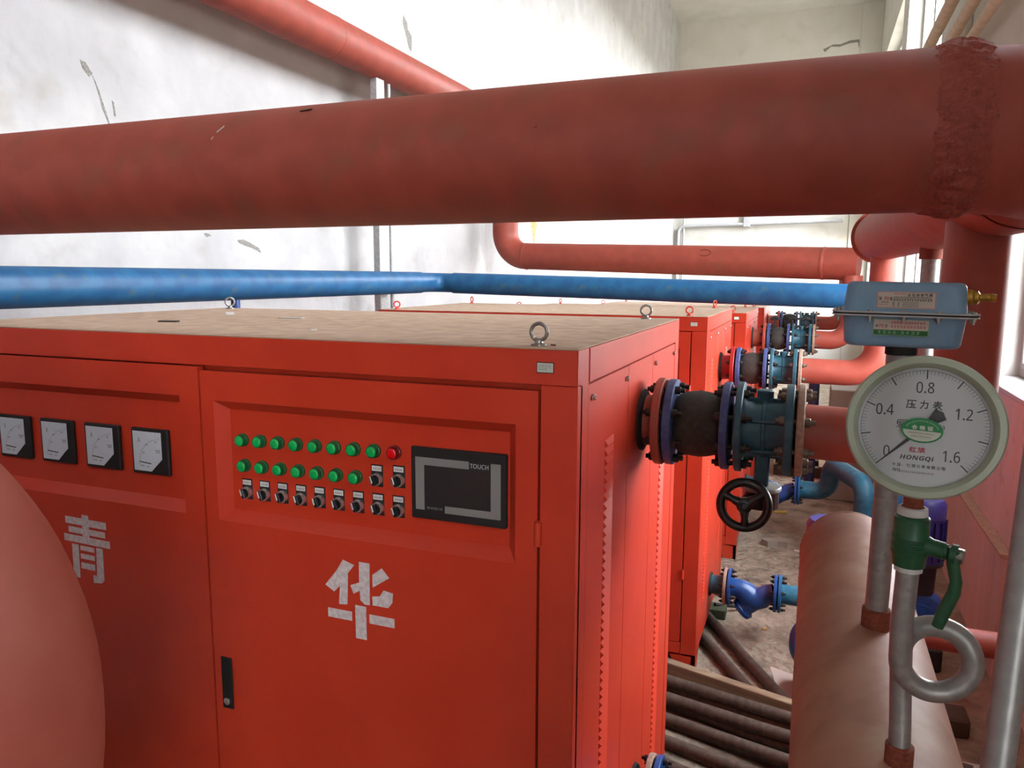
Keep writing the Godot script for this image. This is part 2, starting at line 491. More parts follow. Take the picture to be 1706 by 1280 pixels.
const SILL := 1.494
const LOW_TOP := 3.15
const UP_BOTTOM := 4.25
const UP_TOP := 6.3
const BAYS := [[-17.95, -13.4, true], [-12.6, -8.9, true], [-5.6, -2.6, true], [1.35, 3.6, true]]   # from, to, lower window too; last bay added unseen to brighten the foreground

func build_room() -> void:
	var mb := MB.new()
	mb.bx(Vector3(WALL_L - 0.3, -0.2, WALL_FAR - 0.3), Vector3(WALL_R + 0.3, 0, WALL_NEAR + 0.3))
	struct(mb, "floor", M.floor)
	mb = MB.new()
	mb.bx(Vector3(WALL_L - 0.3, CEIL, WALL_FAR - 0.3), Vector3(WALL_R + 0.3, CEIL + 0.2, WALL_NEAR + 0.3))
	struct(mb, "ceiling", M.ceiling)
	mb = MB.new()
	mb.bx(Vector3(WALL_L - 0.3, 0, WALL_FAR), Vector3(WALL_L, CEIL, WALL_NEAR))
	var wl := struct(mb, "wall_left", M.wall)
	mb = MB.new()
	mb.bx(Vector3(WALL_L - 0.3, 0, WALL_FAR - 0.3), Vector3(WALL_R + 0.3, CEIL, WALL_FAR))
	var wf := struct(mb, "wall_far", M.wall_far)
	mb = MB.new()
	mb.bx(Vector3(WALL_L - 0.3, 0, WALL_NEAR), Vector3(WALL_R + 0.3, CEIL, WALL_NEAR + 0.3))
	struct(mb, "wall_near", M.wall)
	# right wall: pink paint up to the sills, white above, two rows of windows
	mb = MB.new()
	var holes := []
	for b in BAYS:  # the first bay is widened to put more light on the far wall
		holes.append([b[0], b[1], [[SILL, LOW_TOP], [UP_BOTTOM, UP_TOP]] if b[2] else [[UP_BOTTOM, UP_TOP]]])
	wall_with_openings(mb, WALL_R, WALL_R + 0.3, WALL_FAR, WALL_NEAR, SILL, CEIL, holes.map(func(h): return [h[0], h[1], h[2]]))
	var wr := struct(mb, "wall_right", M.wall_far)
	mb = MB.new()
	mb.bx(Vector3(WALL_R, 0, WALL_FAR), Vector3(WALL_R + 0.3, SILL, WALL_NEAR))
	say(struct(mb, "painted_dado", M.pink, wr), "pink painted lower part of the window wall")
	# pier that stands out of the right wall
	mb = MB.new()
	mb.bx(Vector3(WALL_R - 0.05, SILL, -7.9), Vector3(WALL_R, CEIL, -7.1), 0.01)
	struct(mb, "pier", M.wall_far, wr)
	# plaster damage on the left wall, as [height, z] on its surface
	var flakes := [
		[[3.055, -2.630], [3.050, -2.655], [3.010, -2.690], [2.990, -2.672], [3.020, -2.640]],
		[[3.012, -2.682], [2.975, -2.705], [2.940, -2.720], [2.900, -2.733], [2.868, -2.745], [2.810, -2.764], [2.780, -2.772], [2.780, -2.766], [2.812, -2.755], [2.868, -2.729], [2.905, -2.722], [2.943, -2.710], [2.980, -2.697]],
		[[2.912, -2.786], [2.905, -2.797], [2.875, -2.800], [2.842, -2.803], [2.842, -2.794], [2.876, -2.791]],
		[[4.120, -5.570], [4.060, -5.560], [4.010, -5.590], [3.960, -5.620], [3.900, -5.650], [3.872, -5.690], [3.930, -5.700], [4.000, -5.700], [4.030, -5.640], [4.080, -5.630]],
		[[2.305, -3.590], [2.310, -3.640], [2.292, -3.700], [2.266, -3.770], [2.238, -3.790], [2.262, -3.720], [2.276, -3.650], [2.290, -3.600]],
		[[2.330, -3.330], [2.310, -3.345], [2.318, -3.385], [2.332, -3.360]],
	]
	for f in flakes:
		mb = MB.new()
		var poly := PackedVector2Array()
		for p in f:
			poly.append(Vector2(-p[1], p[0]))
		mb.prism(Transform3D(Basis(Vector3(0, 0, -1), Vector3(0, 1, 0), Vector3(1, 0, 0)), Vector3(WALL_L, 0, 0)), poly, 0.0015)
		obj(mb, "plaster_chip", M.crack, wl)
	mb = MB.new()
	mb.prism(Transform3D(Basis(Vector3(0, 0, -1), Vector3(0, 1, 0), Vector3(1, 0, 0)), Vector3(WALL_L, 0, 0)), V([[8.52, 2.80], [8.60, 2.83], [8.70, 2.80], [8.72, 2.70], [8.66, 2.60], [8.63, 2.44], [8.60, 2.45], [8.57, 2.62], [8.52, 2.70]]), 0.0015)
	obj(mb, "rust_stain", M.rust_stain, wl)
	# stain line and crack on the far wall
	for f in [[[-0.10, 6.86], [0.10, 6.94], [0.24, 6.93], [0.42, 6.99], [0.60, 6.99], [0.60, 6.80], [0.57, 6.94], [0.40, 6.93], [0.22, 6.88], [0.06, 6.90], [-0.06, 6.80]], [[-1.02, 6.28], [-0.96, 6.40], [-0.90, 6.28], [-0.96, 6.33]]]:
		mb = MB.new()
		mb.prism(Transform3D(Basis(), Vector3(0, 0, WALL_FAR)), V(f), 0.002)
		obj(mb, "plaster_chip", M.crack, wf)
	# shallow pilaster of the far wall
	mb = MB.new()
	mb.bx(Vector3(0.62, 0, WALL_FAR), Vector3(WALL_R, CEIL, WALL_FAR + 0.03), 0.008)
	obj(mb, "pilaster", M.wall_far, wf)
	# windows
	var n := 1
	for b in BAYS:
		for r in ([[SILL, LOW_TOP], [UP_BOTTOM, UP_TOP]] if b[2] else [[UP_BOTTOM, UP_TOP]]):
			build_window(n, b[0], b[1], r[0], r[1])
			n += 1

func build_window(n: int, z0: float, z1: float, y0: float, y1: float) -> void:
	var x := WALL_R + 0.2
	var f := 0.06
	var mb := MB.new()
	mb.bx(Vector3(x, y0, z0), Vector3(x + 0.07, y0 + f, z1), 0.006)
	mb.bx(Vector3(x, y1 - f, z0), Vector3(x + 0.07, y1, z1), 0.006)
	mb.bx(Vector3(x, y0 + f, z0), Vector3(x + 0.07, y1 - f, z0 + f), 0.006)
	mb.bx(Vector3(x, y0 + f, z1 - f), Vector3(x + 0.07, y1 - f, z1), 0.006)
	var w := struct(mb, "window_%d" % n, M.frame)
	var lights := 3
	for k in range(1, lights):
		var z: float = lerp(z0, z1, float(k) / lights)
		mb = MB.new()
		mb.bx(Vector3(x, y0 + f, z - 0.035), Vector3(x + 0.06, y1 - f, z + 0.035), 0.006)
		obj(mb, "mullion", M.frame, w)
	mb = MB.new()
	mb.bx(Vector3(WALL_R - 0.01, y0 - 0.03, z0 + 0.002), Vector3(x, y0 + 0.004, z1 - 0.002), 0.006)
	obj(mb, "window_sill", M.frame, w)
	for k in lights:
		var za: float = lerp(z0, z1, float(k) / lights) + (f if k == 0 else 0.035)
		var zb: float = lerp(z0, z1, float(k + 1) / lights) - (f if k == lights - 1 else 0.035)
		mb = MB.new()
		var s := 0.04
		mb.bx(Vector3(x - 0.012, y0 + f, za), Vector3(x + 0.04, y0 + f + s, zb), 0.005)
		mb.bx(Vector3(x - 0.012, y1 - f - s, za), Vector3(x + 0.04, y1 - f, zb), 0.005)
		mb.bx(Vector3(x - 0.012, y0 + f + s, za), Vector3(x + 0.04, y1 - f - s, za + s), 0.005)
		mb.bx(Vector3(x - 0.012, y0 + f + s, zb - s), Vector3(x + 0.04, y1 - f - s, zb), 0.005)
		obj(mb, "sash", M.frame, w)
		mb = MB.new()
		mb.quad(Vector3(x + 0.02, y0 + f + s, za + s), Vector3(x + 0.02, y1 - f - s, za + s), Vector3(x + 0.02, y1 - f - s, zb - s), Vector3(x + 0.02, y0 + f + s, zb - s), Vector3(-1, 0, 0))
		obj(mb, "pane", M.glass, w)

# ------------------------------------------------------------------ cabinets
# door leaf with a sunk, bevelled field; all in world axes, front at z
func door_leaf(x0: float, x1: float, y0: float, y1: float, z: float, th: float, r: Array, s: float, d: float) -> MB:
	var mb := MB.new()
	var zb := z - th
	var F := Vector3(0, 0, 1)
	for q in [[x0, x1, r[3], y1], [x0, x1, y0, r[2]], [x0, r[0], r[2], r[3]], [r[1], x1, r[2], r[3]]]:
		mb.quad(Vector3(q[0], q[2], z), Vector3(q[1], q[2], z), Vector3(q[1], q[3], z), Vector3(q[0], q[3], z), F)
	var i := [r[0] + s, r[1] - s, r[2] + s, r[3] - s]
	var zi := z - d
	mb.quad(Vector3(i[0], i[2], zi), Vector3(i[1], i[2], zi), Vector3(i[1], i[3], zi), Vector3(i[0], i[3], zi), F)
	mb.quad(Vector3(r[0], r[3], z), Vector3(r[1], r[3], z), Vector3(i[1], i[3], zi), Vector3(i[0], i[3], zi), Vector3(0, -d, s).normalized())
	mb.quad(Vector3(r[0], r[2], z), Vector3(r[1], r[2], z), Vector3(i[1], i[2], zi), Vector3(i[0], i[2], zi), Vector3(0, d, s).normalized())
	mb.quad(Vector3(r[0], r[2], z), Vector3(r[0], r[3], z), Vector3(i[0], i[3], zi), Vector3(i[0], i[2], zi), Vector3(d, 0, s).normalized())
	mb.quad(Vector3(r[1], r[2], z), Vector3(r[1], r[3], z), Vector3(i[1], i[3], zi), Vector3(i[1], i[2], zi), Vector3(-d, 0, s).normalized())
	mb.quad(Vector3(x0, y0, z), Vector3(x0, y1, z), Vector3(x0, y1, zb), Vector3(x0, y0, zb), Vector3(-1, 0, 0))
	mb.quad(Vector3(x1, y0, z), Vector3(x1, y1, z), Vector3(x1, y1, zb), Vector3(x1, y0, zb), Vector3(1, 0, 0))
	mb.quad(Vector3(x0, y1, z), Vector3(x1, y1, z), Vector3(x1, y1, zb), Vector3(x0, y1, zb), Vector3(0, 1, 0))
	mb.quad(Vector3(x0, y0, z), Vector3(x1, y0, z), Vector3(x1, y0, zb), Vector3(x0, y0, zb), Vector3(0, -1, 0))
	return mb

func eye_bolt_mesh() -> ArrayMesh:
	var mb := MB.new()
	mb.lathe(Transform3D(), [Vector2(0.0, 0.0), Vector2(0.017, 0.0), Vector2(0.017, 0.004), Vector2(0.009, 0.006), Vector2(0.008, 0.012), Vector2(0, 0.012)], 20)
	var ring := []
	for k in 33:
		var a := TAU * k / 32 - PI / 2
		ring.append(Vector3(cos(a) * 0.0175, 0.029 + sin(a) * 0.0175, 0))
	mb.tube(ring, 0.0042, 10, false)
	return mb.mesh()

func hex_mesh(r: float, h: float) -> ArrayMesh:
	var mb := MB.new()
	mb.lathe(Transform3D(), [Vector2(0, 0), Vector2(r, 0), Vector2(r, h * 0.8), Vector2(r * 0.85, h), Vector2(0, h)], 6, 2.0)
	return mb.mesh()

func cabinet(xl: float, xr: float, zf: float, zb: float, h: float, label: String, near := false) -> Node3D:
	var c := thing("boiler_cabinet", label, "cabinet", Vector3((xl + xr) * 0.5, 0, (zf + zb) * 0.5), "boiler cabinets in a row")
	var mb := MB.new()
	mb.bx(Vector3(xl + 0.008, 0.1, zb + 0.008), Vector3(xr - 0.008, h - 0.003, zf - 0.036))
	obj(mb, "carcass", M.paint, c)
	mb = MB.new()
	mb.bx(Vector3(xl, h - 0.003, zb), Vector3(xr, h, zf), 0.0012)
	say(obj(mb, "top_panel", M.dust, c), "top sheet covered in tan dust")
	# feet: tapering brackets at the corners and a plinth set back
	for fx in [xl, xr]:
		for fz in [zf, zb]:
			mb = MB.new()
			var sx := 1.0 if fx == xl else -1.0
			var sz := 1.0 if fz == zb else -1.0
			mb.prism(Transform3D(Basis(), Vector3(fx, 0, min(fz, fz + sz * 0.02))), V([[0, 0], [sx * 0.09, 0], [sx * 0.14, 0.11], [0, 0.11]]), 0.02)
			mb.prism(Transform3D(Basis(Vector3(0, 0, 1), Vector3(0, 1, 0), Vector3(-1, 0, 0)), Vector3(max(fx, fx + sx * 0.02), 0, fz)), V([[0, 0], [sz * 0.09, 0], [sz * 0.14, 0.11], [0, 0.11]]), 0.02)
			obj(mb, "foot", M.paint, c)
	# front frame
	var dt := h - 0.079
	var st := 0.08
	for q in [["top_rail", xl, xr, dt + 0.004, h - 0.003], ["bottom_rail", xl + st, xr - st, 0.1, 0.17], ["stile", xl, xl + st - 0.002, 0.1, dt + 0.003], ["stile", xr - st + 0.002, xr, 0.1, dt + 0.003]]:
		mb = MB.new()
		mb.bx(Vector3(q[1], q[3], zf - 0.036), Vector3(q[2], q[4], zf), 0.0015)
		obj(mb, q[0], M.paint, c)
	var seam := -1.392 if near else (xl + xr) * 0.5
	var leaves := [[xl + st + 0.003, seam - 0.003, dt], [seam + 0.003, xr - st - 0.003, dt - (0.009 if near else 0.0)]]
	for k in 2:
		var l: Array = leaves[k]
		var rc := [l[0] + 0.035, l[1] - 0.052, h - 0.462, h - 0.16]
		if near:
			rc = [-2.30, -1.457, 1.508, 1.811] if k == 0 else [-1.351, -0.559, 1.503, 1.805]
		var d := obj(door_leaf(l[0], l[1], 0.175, l[2], zf, 0.02, rc, 0.024, 0.03), "door", M.paint, c)
		for hy in [h * 0.29, h * 0.803]:
			mb = MB.new()
			var hx: float = xr - st + 0.0 if k == 1 else xl + st
			mb.lathe(Transform3D(Basis(), Vector3(hx, hy - 0.026, zf + 0.004)), [Vector2(0, 0), Vector2(0.008, 0), Vector2(0.008, 0.052), Vector2(0, 0.052)], 14)
			obj(mb, "hinge", M.paint, d)
		if k == 1:
			mb = MB.new()
			var lx: float = l[0] + 0.024
			mb.bx(Vector3(lx, h * 0.509, zf), Vector3(lx + 0.034, h * 0.58, zf + 0.006), 0.002)
			say(obj(mb, "lock_plate", M.black_matt, d), "black swing handle lock")
			mb = MB.new()
			mb.lathe(along(Vector3(lx + 0.017, h * 0.52, zf + 0.006), Vector3.BACK), [Vector2(0, 0), Vector2(0.0095, 0), Vector2(0.0095, 0.004), Vector2(0.007, 0.006), Vector2(0, 0.006)], 16)
			obj(mb, "lock_cylinder", M.chrome, d)
	# right side: head band, three panels with bolts, columns of pressed louvres
	var D := zf - zb
	var z1 := zf - 0.067 * D
	var z2 := zf - 0.378 * D
	var z3 := zf - 0.636 * D
	var z4 := zf - 0.945 * D
	for side in [1.0, -1.0]:
		var xs: float = xr if side > 0 else xl
		var xi: float = xs - side * 0.008
		mb = MB.new()
		mb.bx(Vector3(xi, 0.1, zf - 0.024), Vector3(xs, h - 0.003, z1 + 0.0015), 0.001)
		obj(mb, "corner_post", M.paint, c)
		mb = MB.new()
		mb.bx(Vector3(xi, 0.1, zb), Vector3(xs, h - 0.003, z4 - 0.0015), 0.001)
		obj(mb, "corner_post", M.paint, c)
		mb = MB.new()
		mb.bx(Vector3(xi, dt + 0.003, z4), Vector3(xs + side * 0.002, h - 0.004, z1), 0.001)
		obj(mb, "head_band", M.paint, c)
		var spans := [[z1, z2], [z2, z3], [z3, z4]]
		for k in 3:
			mb = MB.new()
			mb.bx(Vector3(xi, 0.1, spans[k][1] + 0.0015), Vector3(xs - side * 0.001, dt - 0.002, spans[k][0] - 0.0015), 0.001)
			var p := obj(mb, "side_panel", M.paint, c)
			if side < 0 or k == 1:
				continue
			var zc: float = (spans[k][0] + spans[k][1]) * 0.5
			for bz in [spans[k][0] - 0.03, spans[k][1] + 0.03]:
				inst(hex_bolt, "bolt", M.chrome, p, Transform3D(Basis(Vector3(0, 0, 1), Vector3(1, 0, 0), Vector3(0, 1, 0)), Vector3(xs, dt - 0.032, bz) - c.position))
			if near:
				var ly := dt - 0.16
				while ly > 0.3:
					inst(louvre, "louvre", M.paint, p, Transform3D(Basis(), Vector3(xs - 0.001, ly, zc) - c.position))
					ly -= 0.0215
			else:
				mb = MB.new()
				var ly := dt - 0.16
				while ly > 0.3:
					louvre_shape(mb, Vector3(xs - 0.001, ly, zc))
					ly -= 0.0215
				obj(mb, "louvre_column", M.paint, p)
	# lifting eyes
	var eyes := [[xr - 0.1, zf - 0.05, 0.0], [xr - 0.1, zb + 0.08, 0.3], [xl + 0.1, zb + 0.08, 0.9], [xl + 0.1, zf - 0.05, 1.2]]
	for k in 4:
		var e: Array = eyes[k]
		var o := inst(eye_mesh, "lifting_eye", M.steel if near else M.paint, c, Transform3D(Basis(Vector3.UP, e[2] + (0.0 if near else 0.8 * k)).scaled(Vector3.ONE * 1.0), Vector3(e[0], h, e[1]) - c.position))
	# small rating plate on the head rail
	mb = MB.new()
	mb.bx(Vector3(xr - 0.087, h - 0.05, zf), Vector3(xr - 0.05, h - 0.028, zf + 0.001))
	var pl := obj(mb, "rating_plate", M.black_matt, c)
	mb = MB.new()
	mb.bx(Vector3(xr - 0.0855, h - 0.0485, zf + 0.001), Vector3(xr - 0.0515, h - 0.0295, zf + 0.0016))
	obj(mb, "plate_face", M.sticker_white, pl)
	if near:
		mb = MB.new()
		var rng := RandomNumberGenerator.new()
		rng.seed = 5
		var pt := Transform3D(Basis(), Vector3(xr - 0.084, h - 0.047, zf + 0.0016))
		mb.ink(pt, [[[0, 0.008], [0.031, 0.008]]], 1, 1, 0.0004)
		tiny_row(mb, pt, 0.002, 0.0105, 0.003, 0.0045, 6, rng)
		tiny_row(mb, pt, 0.002, 0.003, 0.003, 0.0045, 4, rng)
		obj(mb, "plate_print", M.ink_grey, pl)
	return c

var eye_mesh: ArrayMesh
var hex_bolt: ArrayMesh
var louvre: ArrayMesh

func louvre_shape(mb: MB, o: Vector3) -> void:
	# pressed slot: closed above, open below
	var w := 0.042
	var a := o + Vector3(0, 0.009, -w)
	var b := o + Vector3(0, 0.009, w)
	var c1 := o + Vector3(0.0046, -0.006, w - 0.014)
	var d := o + Vector3(0.0046, -0.006, -w + 0.014)
	var e := o + Vector3(0, -0.008, w)
	var f := o + Vector3(0, -0.008, -w)
	mb.quad(a, b, c1, d, Vector3(0.955, 0.295, 0))
	mb.tri(b, e, c1, Vector3(0.7, 0, 0.7), Vector3(0.7, 0, 0.7), Vector3(0.7, 0, 0.7))
	mb.tri(a, f, d, Vector3(0.7, 0, -0.7), Vector3(0.7, 0, -0.7), Vector3(0.7, 0, -0.7))
	mb.quad(f, e, c1, d, Vector3(0.2, -0.98, 0))

func panel_gear(c: Node3D, zf: float) -> void:
	var z := zf - 0.03               # the sunk field
	var k := (H - 0.0)
	var grow := 1.0206               # the field lies a little further back than the frame
	var P := func(x: float, y: float) -> Vector3: return Vector3(x * grow, k + (y - k) * grow, z)
	# four panel meters on the left leaf
	var mx := [-2.109, -1.945, -1.780, -1.615]
	for i in 4:
		var t := Transform3D(Basis(), P.call(mx[i], 1.602) as Vector3)
		var w := 0.1255
		var mb := MB.new()
		mb.bx(t * Vector3(0, 0, 0), t * Vector3(w, 0.121, 0.012), 0.003)
		var m := obj(mb, "panel_meter", M.black_matt, c)
		say(m, "square black ammeter with a white cut-corner dial")
		mb = MB.new()
		mb.prism(t * Transform3D(Basis(), Vector3(0, 0, 0.012)), V([[0.008, 0.008], [0.066, 0.008], [0.104, 0.043], [0.104, 0.113], [0.008, 0.113]]), 0.0012)
		obj(mb, "dial", M.meter_face, m)
		mb = MB.new()
		var ft := t * Transform3D(Basis(), Vector3(0.008, 0.008, 0.0132))
		# quarter scale, numbers, pointer, unit sign
		var arc := []
		for q in 13:
			var a := PI * 0.5 * q / 12
			var cc := Vector2(0.088, 0.018)
			arc.append([cc.x - cos(a) * 0.068, cc.y + sin(a) * 0.068])
			var r1 := 0.074 if q % 4 == 0 else 0.071
			mb.ink(ft, [[[cc.x - cos(a) * 0.068, cc.y + sin(a) * 0.068], [cc.x - cos(a) * r1, cc.y + sin(a) * r1]]], 1, 1, 0.0006)
		mb.ink(ft, [arc], 1, 1, 0.0004)
		mb.ink(ft, [[[0.02, 0.024], [0.058, 0.021]]], 1, 1, 0.0026)
		mb.ink(ft, [[[0.018, 0.076], [0.021, 0.088], [0.024, 0.076]], [[0.019, 0.08], [0.023, 0.08]]], 1, 1, 0.001)
		var rng := RandomNumberGenerator.new()
		rng.seed = 40 + i
		for q in [[0.030, 0.047, 2], [0.042, 0.069, 2], [0.074, 0.078, 2], [0.075, 0.056, 4], [0.078, 0.051, 3], [0.022, 0.012, 3], [0.044, 0.011, 2]]:
			tiny_row(mb, ft, q[0], q[1], 0.0036, 0.0046, q[2], rng)
		obj(mb, "dial_print", M.ink, m)
	# pilot lamps: nine above (the last one red), seven below
	var lamp := MB.new()
	lamp.lathe(along(Vector3.ZERO, Vector3.BACK), [Vector2(0, 0), Vector2(0.0165, 0), Vector2(0.0165, 0.006), Vector2(0.0145, 0.007), Vector2(0.0145, 0.017), Vector2(0.0132, 0.019), Vector2(0.0125, 0.0185)], 28)
	var rim := lamp.mesh()
	lamp = MB.new()
	lamp.lathe(along(Vector3.ZERO, Vector3.BACK), [Vector2(0.0125, 0.0175), Vector2(0.0115, 0.0195), Vector2(0.006, 0.0207), Vector2(0, 0.021)], 28, 0.5)
	var lens := lamp.mesh()
	var spotsl := []
	for i in 9:
		spotsl.append([lerp(-1.259, -0.841, i / 8.0), lerp(1.7145, 1.7205, i / 8.0), i == 8])
	for i in 7:
		spotsl.append([lerp(-1.256, -0.942, i / 6.0), lerp(1.652, 1.6545, i / 6.0), false])
	for s in spotsl:
		var p: Vector3 = P.call(s[0] - 0.004, s[1]) - c.position
		var o := inst(rim, "pilot_lamp", M.lamp_red_rim if s[2] else M.lamp_green_rim, c, Transform3D(Basis(), p))
		say(o, "red pilot lamp" if s[2] else "green pilot lamp")
		inst(lens, "lens", M.lamp_red if s[2] else M.lamp_green, o)
	# selector switches
	var mbp := MB.new()
	mbp.bx(Vector3(-0.0155, -0.018, 0), Vector3(0.0155, 0.034, 0.002), 0.0008)
	var plate := mbp.mesh()
	mbp = MB.new()
	mbp.bx(Vector3(-0.0125, 0.019, 0.002), Vector3(0.0125, 0.031, 0.003))
	var tag := mbp.mesh()
	mbp = MB.new()
	mbp.lathe(along(Vector3.ZERO, Vector3.BACK), [Vector2(0, 0.002), Vector2(0.0155, 0.002), Vector2(0.0155, 0.006), Vector2(0.0145, 0.013), Vector2(0.012, 0.0135), Vector2(0.0115, 0.011)], 28)
	var ring := mbp.mesh()
	mbp = MB.new()
	mbp.lathe(along(Vector3.ZERO, Vector3.BACK), [Vector2(0.0116, 0.008), Vector2(0.0116, 0.013), Vector2(0, 0.013)], 24)
	mbp.box(Transform3D(Basis(Vector3.BACK, 0.32), Vector3(0, 0, 0.018)), Vector3(0.010, 0.023, 0.011), 0.002)
	var knob := mbp.mesh()
	mbp = MB.new()
	mbp.box(Transform3D(Basis(Vector3.BACK, 0.32), Vector3(-0.003, 0.003, 0.0237)), Vector3(0.0032, 0.016, 0.0006), 0.0)
	var mark := mbp.mesh()
	var sw := []
	for i in 9:
		sw.append([lerp(-1.257, -0.838, i / 8.0), lerp(1.585, 1.589, i / 8.0)])
	sw.append([-0.892, 1.655])
	sw.append([-0.836, 1.658])
	var rng2 := RandomNumberGenerator.new()
	rng2.seed = 9
	for s in sw:
		var p: Vector3 = P.call(s[0], s[1]) - c.position
		var o := inst(plate, "selector_switch", M.black_matt, c, Transform3D(Basis(), p))
		inst(tag, "name_tag", M.white, o)
		inst(ring, "chrome_ring", M.chrome, o)
		inst(knob, "knob", M.black, o)
		inst(mark, "white_mark", M.white, o)
		var mb := MB.new()
		tiny_row(mb, Transform3D(Basis(), Vector3(0, 0, 0.003)), -0.009, 0.0225, 0.0042, 0.005, 4, rng2)
		inst(mb.mesh(), "tag_print", M.ink_grey, o)
	# touch screen
	var a: Vector3 = P.call(-0.7995, 1.5805)
	var t := Transform3D(Basis(), a)
	var sc := grow
	var mbs := MB.new()
	mbs.bx(t * Vector3(0, 0, 0), t * Vector3(0.2245 * sc, 0.160 * sc, 0.012), 0.002)
	var hm := obj(mbs, "touch_screen", M.black_matt, c)
	say(hm, "black operator panel with silver corner bars and dark screen")
	var L := func(u: float, w: float) -> Vector2: return Vector2(u * 0.2245 * sc, w * 0.160 * sc)
	for pl in [[[0.05, 0.13], [0.145, 0.13], [0.145, 0.76], [0.62, 0.76], [0.62, 0.865], [0.05, 0.865]], [[0.365, 0.115], [0.945, 0.115], [0.945, 0.865], [0.845, 0.865], [0.845, 0.215], [0.365, 0.215]]]:
		var poly := PackedVector2Array()
		for q in pl:
			poly.append(L.call(q[0], q[1]))
		mbs = MB.new()
		mbs.prism(t * Transform3D(Basis(), Vector3(0, 0, 0.012)), poly, 0.0008)
		obj(mbs, "silver_bar", M.plate_grey, hm)
	mbs = MB.new()
	var s0: Vector2 = L.call(0.15, 0.225)
	var s1: Vector2 = L.call(0.838, 0.75)
	mbs.bx(t * Vector3(s0.x, s0.y, 0.0118), t * Vector3(s1.x, s1.y, 0.0125))
	obj(mbs, "display_glass", M.screen, hm)
	var tt := inst(latin("TOUCH", 0.0138), "lettering", M.white, hm, Transform3D(Basis(), t * Vector3(0.1635 * sc, 0.1295 * sc, 0.0123) - c.position))
	inst(latin("KF-0182:1K", 0.0078), "lettering", M.plate_grey, hm, Transform3D(Basis(), t * Vector3(0.057 * sc, 0.0262 * sc, 0.0123) - c.position))
	# stencilled characters on both leaves
	var front := Transform3D(Basis(), Vector3(0, 0, zf + 0.0006))
	var hua := [
		[[-0.9898, 1.4512], [-0.9594, 1.4419], [-0.9769, 1.4201], [-0.9803, 1.3421], [-1.0038, 1.3396], [-0.9997, 1.3853], [-1.0164, 1.3687], [-1.0406, 1.3826], [-1.0078, 1.4224]],
		[[-0.9465, 1.452], [-0.9178, 1.4516], [-0.9194, 1.3504], [-0.933, 1.35], [-0.9445, 1.3587], [-0.9459, 1.3814], [-0.963, 1.3717], [-0.9711, 1.3912], [-0.9468, 1.4018]],
		[[-0.911, 1.4255], [-0.8857, 1.4451], [-0.8665, 1.4242], [-0.9108, 1.3947]],
		[[-0.9123, 1.3731], [-0.8922, 1.3764], [-0.882, 1.3925], [-0.8574, 1.3888], [-0.8594, 1.3659], [-0.8705, 1.3518], [-0.9118, 1.3517]],
		[[-1.0352, 1.3263], [-0.9684, 1.3263], [-0.9684, 1.3036], [-1.0352, 1.3036]],
		[[-0.9592, 1.3447], [-0.9295, 1.3447], [-0.9295, 1.2627], [-0.9592, 1.2627]],
		[[-0.9215, 1.328], [-0.8547, 1.328], [-0.8547, 1.3055], [-0.9215, 1.3055]]]
	var qing := [
		[[-1.8900, 1.4490], [-1.7390, 1.4460], [-1.7390, 1.4258], [-1.8900, 1.4290]],
		[[-1.8266, 1.4588], [-1.8021, 1.4585], [-1.8032, 1.3946], [-1.8286, 1.3953]],
		[[-1.8800, 1.4208], [-1.7448, 1.4184], [-1.7448, 1.4016], [-1.8800, 1.4042]],
		[[-1.8990, 1.3977], [-1.7292, 1.3948], [-1.7292, 1.3741], [-1.8990, 1.3780]],
		[[-1.8715, 1.371], [-1.8470, 1.371], [-1.8490, 1.2755], [-1.8735, 1.2750]],
		[[-1.7812, 1.3711], [-1.7571, 1.3705], [-1.7590, 1.2805], [-1.7683, 1.2713], [-1.7984, 1.2673], [-1.7997, 1.2901], [-1.7850, 1.2914]],
		[[-1.8405, 1.3697], [-1.7888, 1.3690], [-1.7892, 1.3555], [-1.8409, 1.3565]],
		[[-1.8412, 1.3470], [-1.7892, 1.3460], [-1.7896, 1.3318], [-1.8416, 1.3325]],
		[[-1.8418, 1.3215], [-1.7898, 1.3210], [-1.7904, 1.3030], [-1.8424, 1.3040]]]
	var idx := 0
	for glyph in [qing, hua]:
		var mb := MB.new()
		for i in glyph.size():
			mb.prism(Transform3D(Basis(), Vector3(0, 0, zf)), V(glyph[i]), 0.0008 if idx == 0 and i == 1 else 0.0005)
		say(obj(mb, "stencilled_character", M.stencil, c), "white stencilled Chinese character on the left door" if idx == 0 else "white stencilled Chinese character on the right door")
		idx += 1

# ------------------------------------------------------------------ pipework
func flange_prof(r: float, bore: float, w: float) -> Array:
	var b := 0.0025
	return [Vector2(bore, 0), Vector2(r - b, 0), Vector2(r, b), Vector2(r, w - b), Vector2(r - b, w), Vector2(bore, w)]

const AX := Basis(Vector3(0, 1, 0), Vector3(1, 0, 0), Vector3(0, 0, 1))   # lathe axis along x (mirrored)

func xaxis(at: Vector3) -> Transform3D:
	return along(at, Vector3.RIGHT)

var bolt_cache := {}

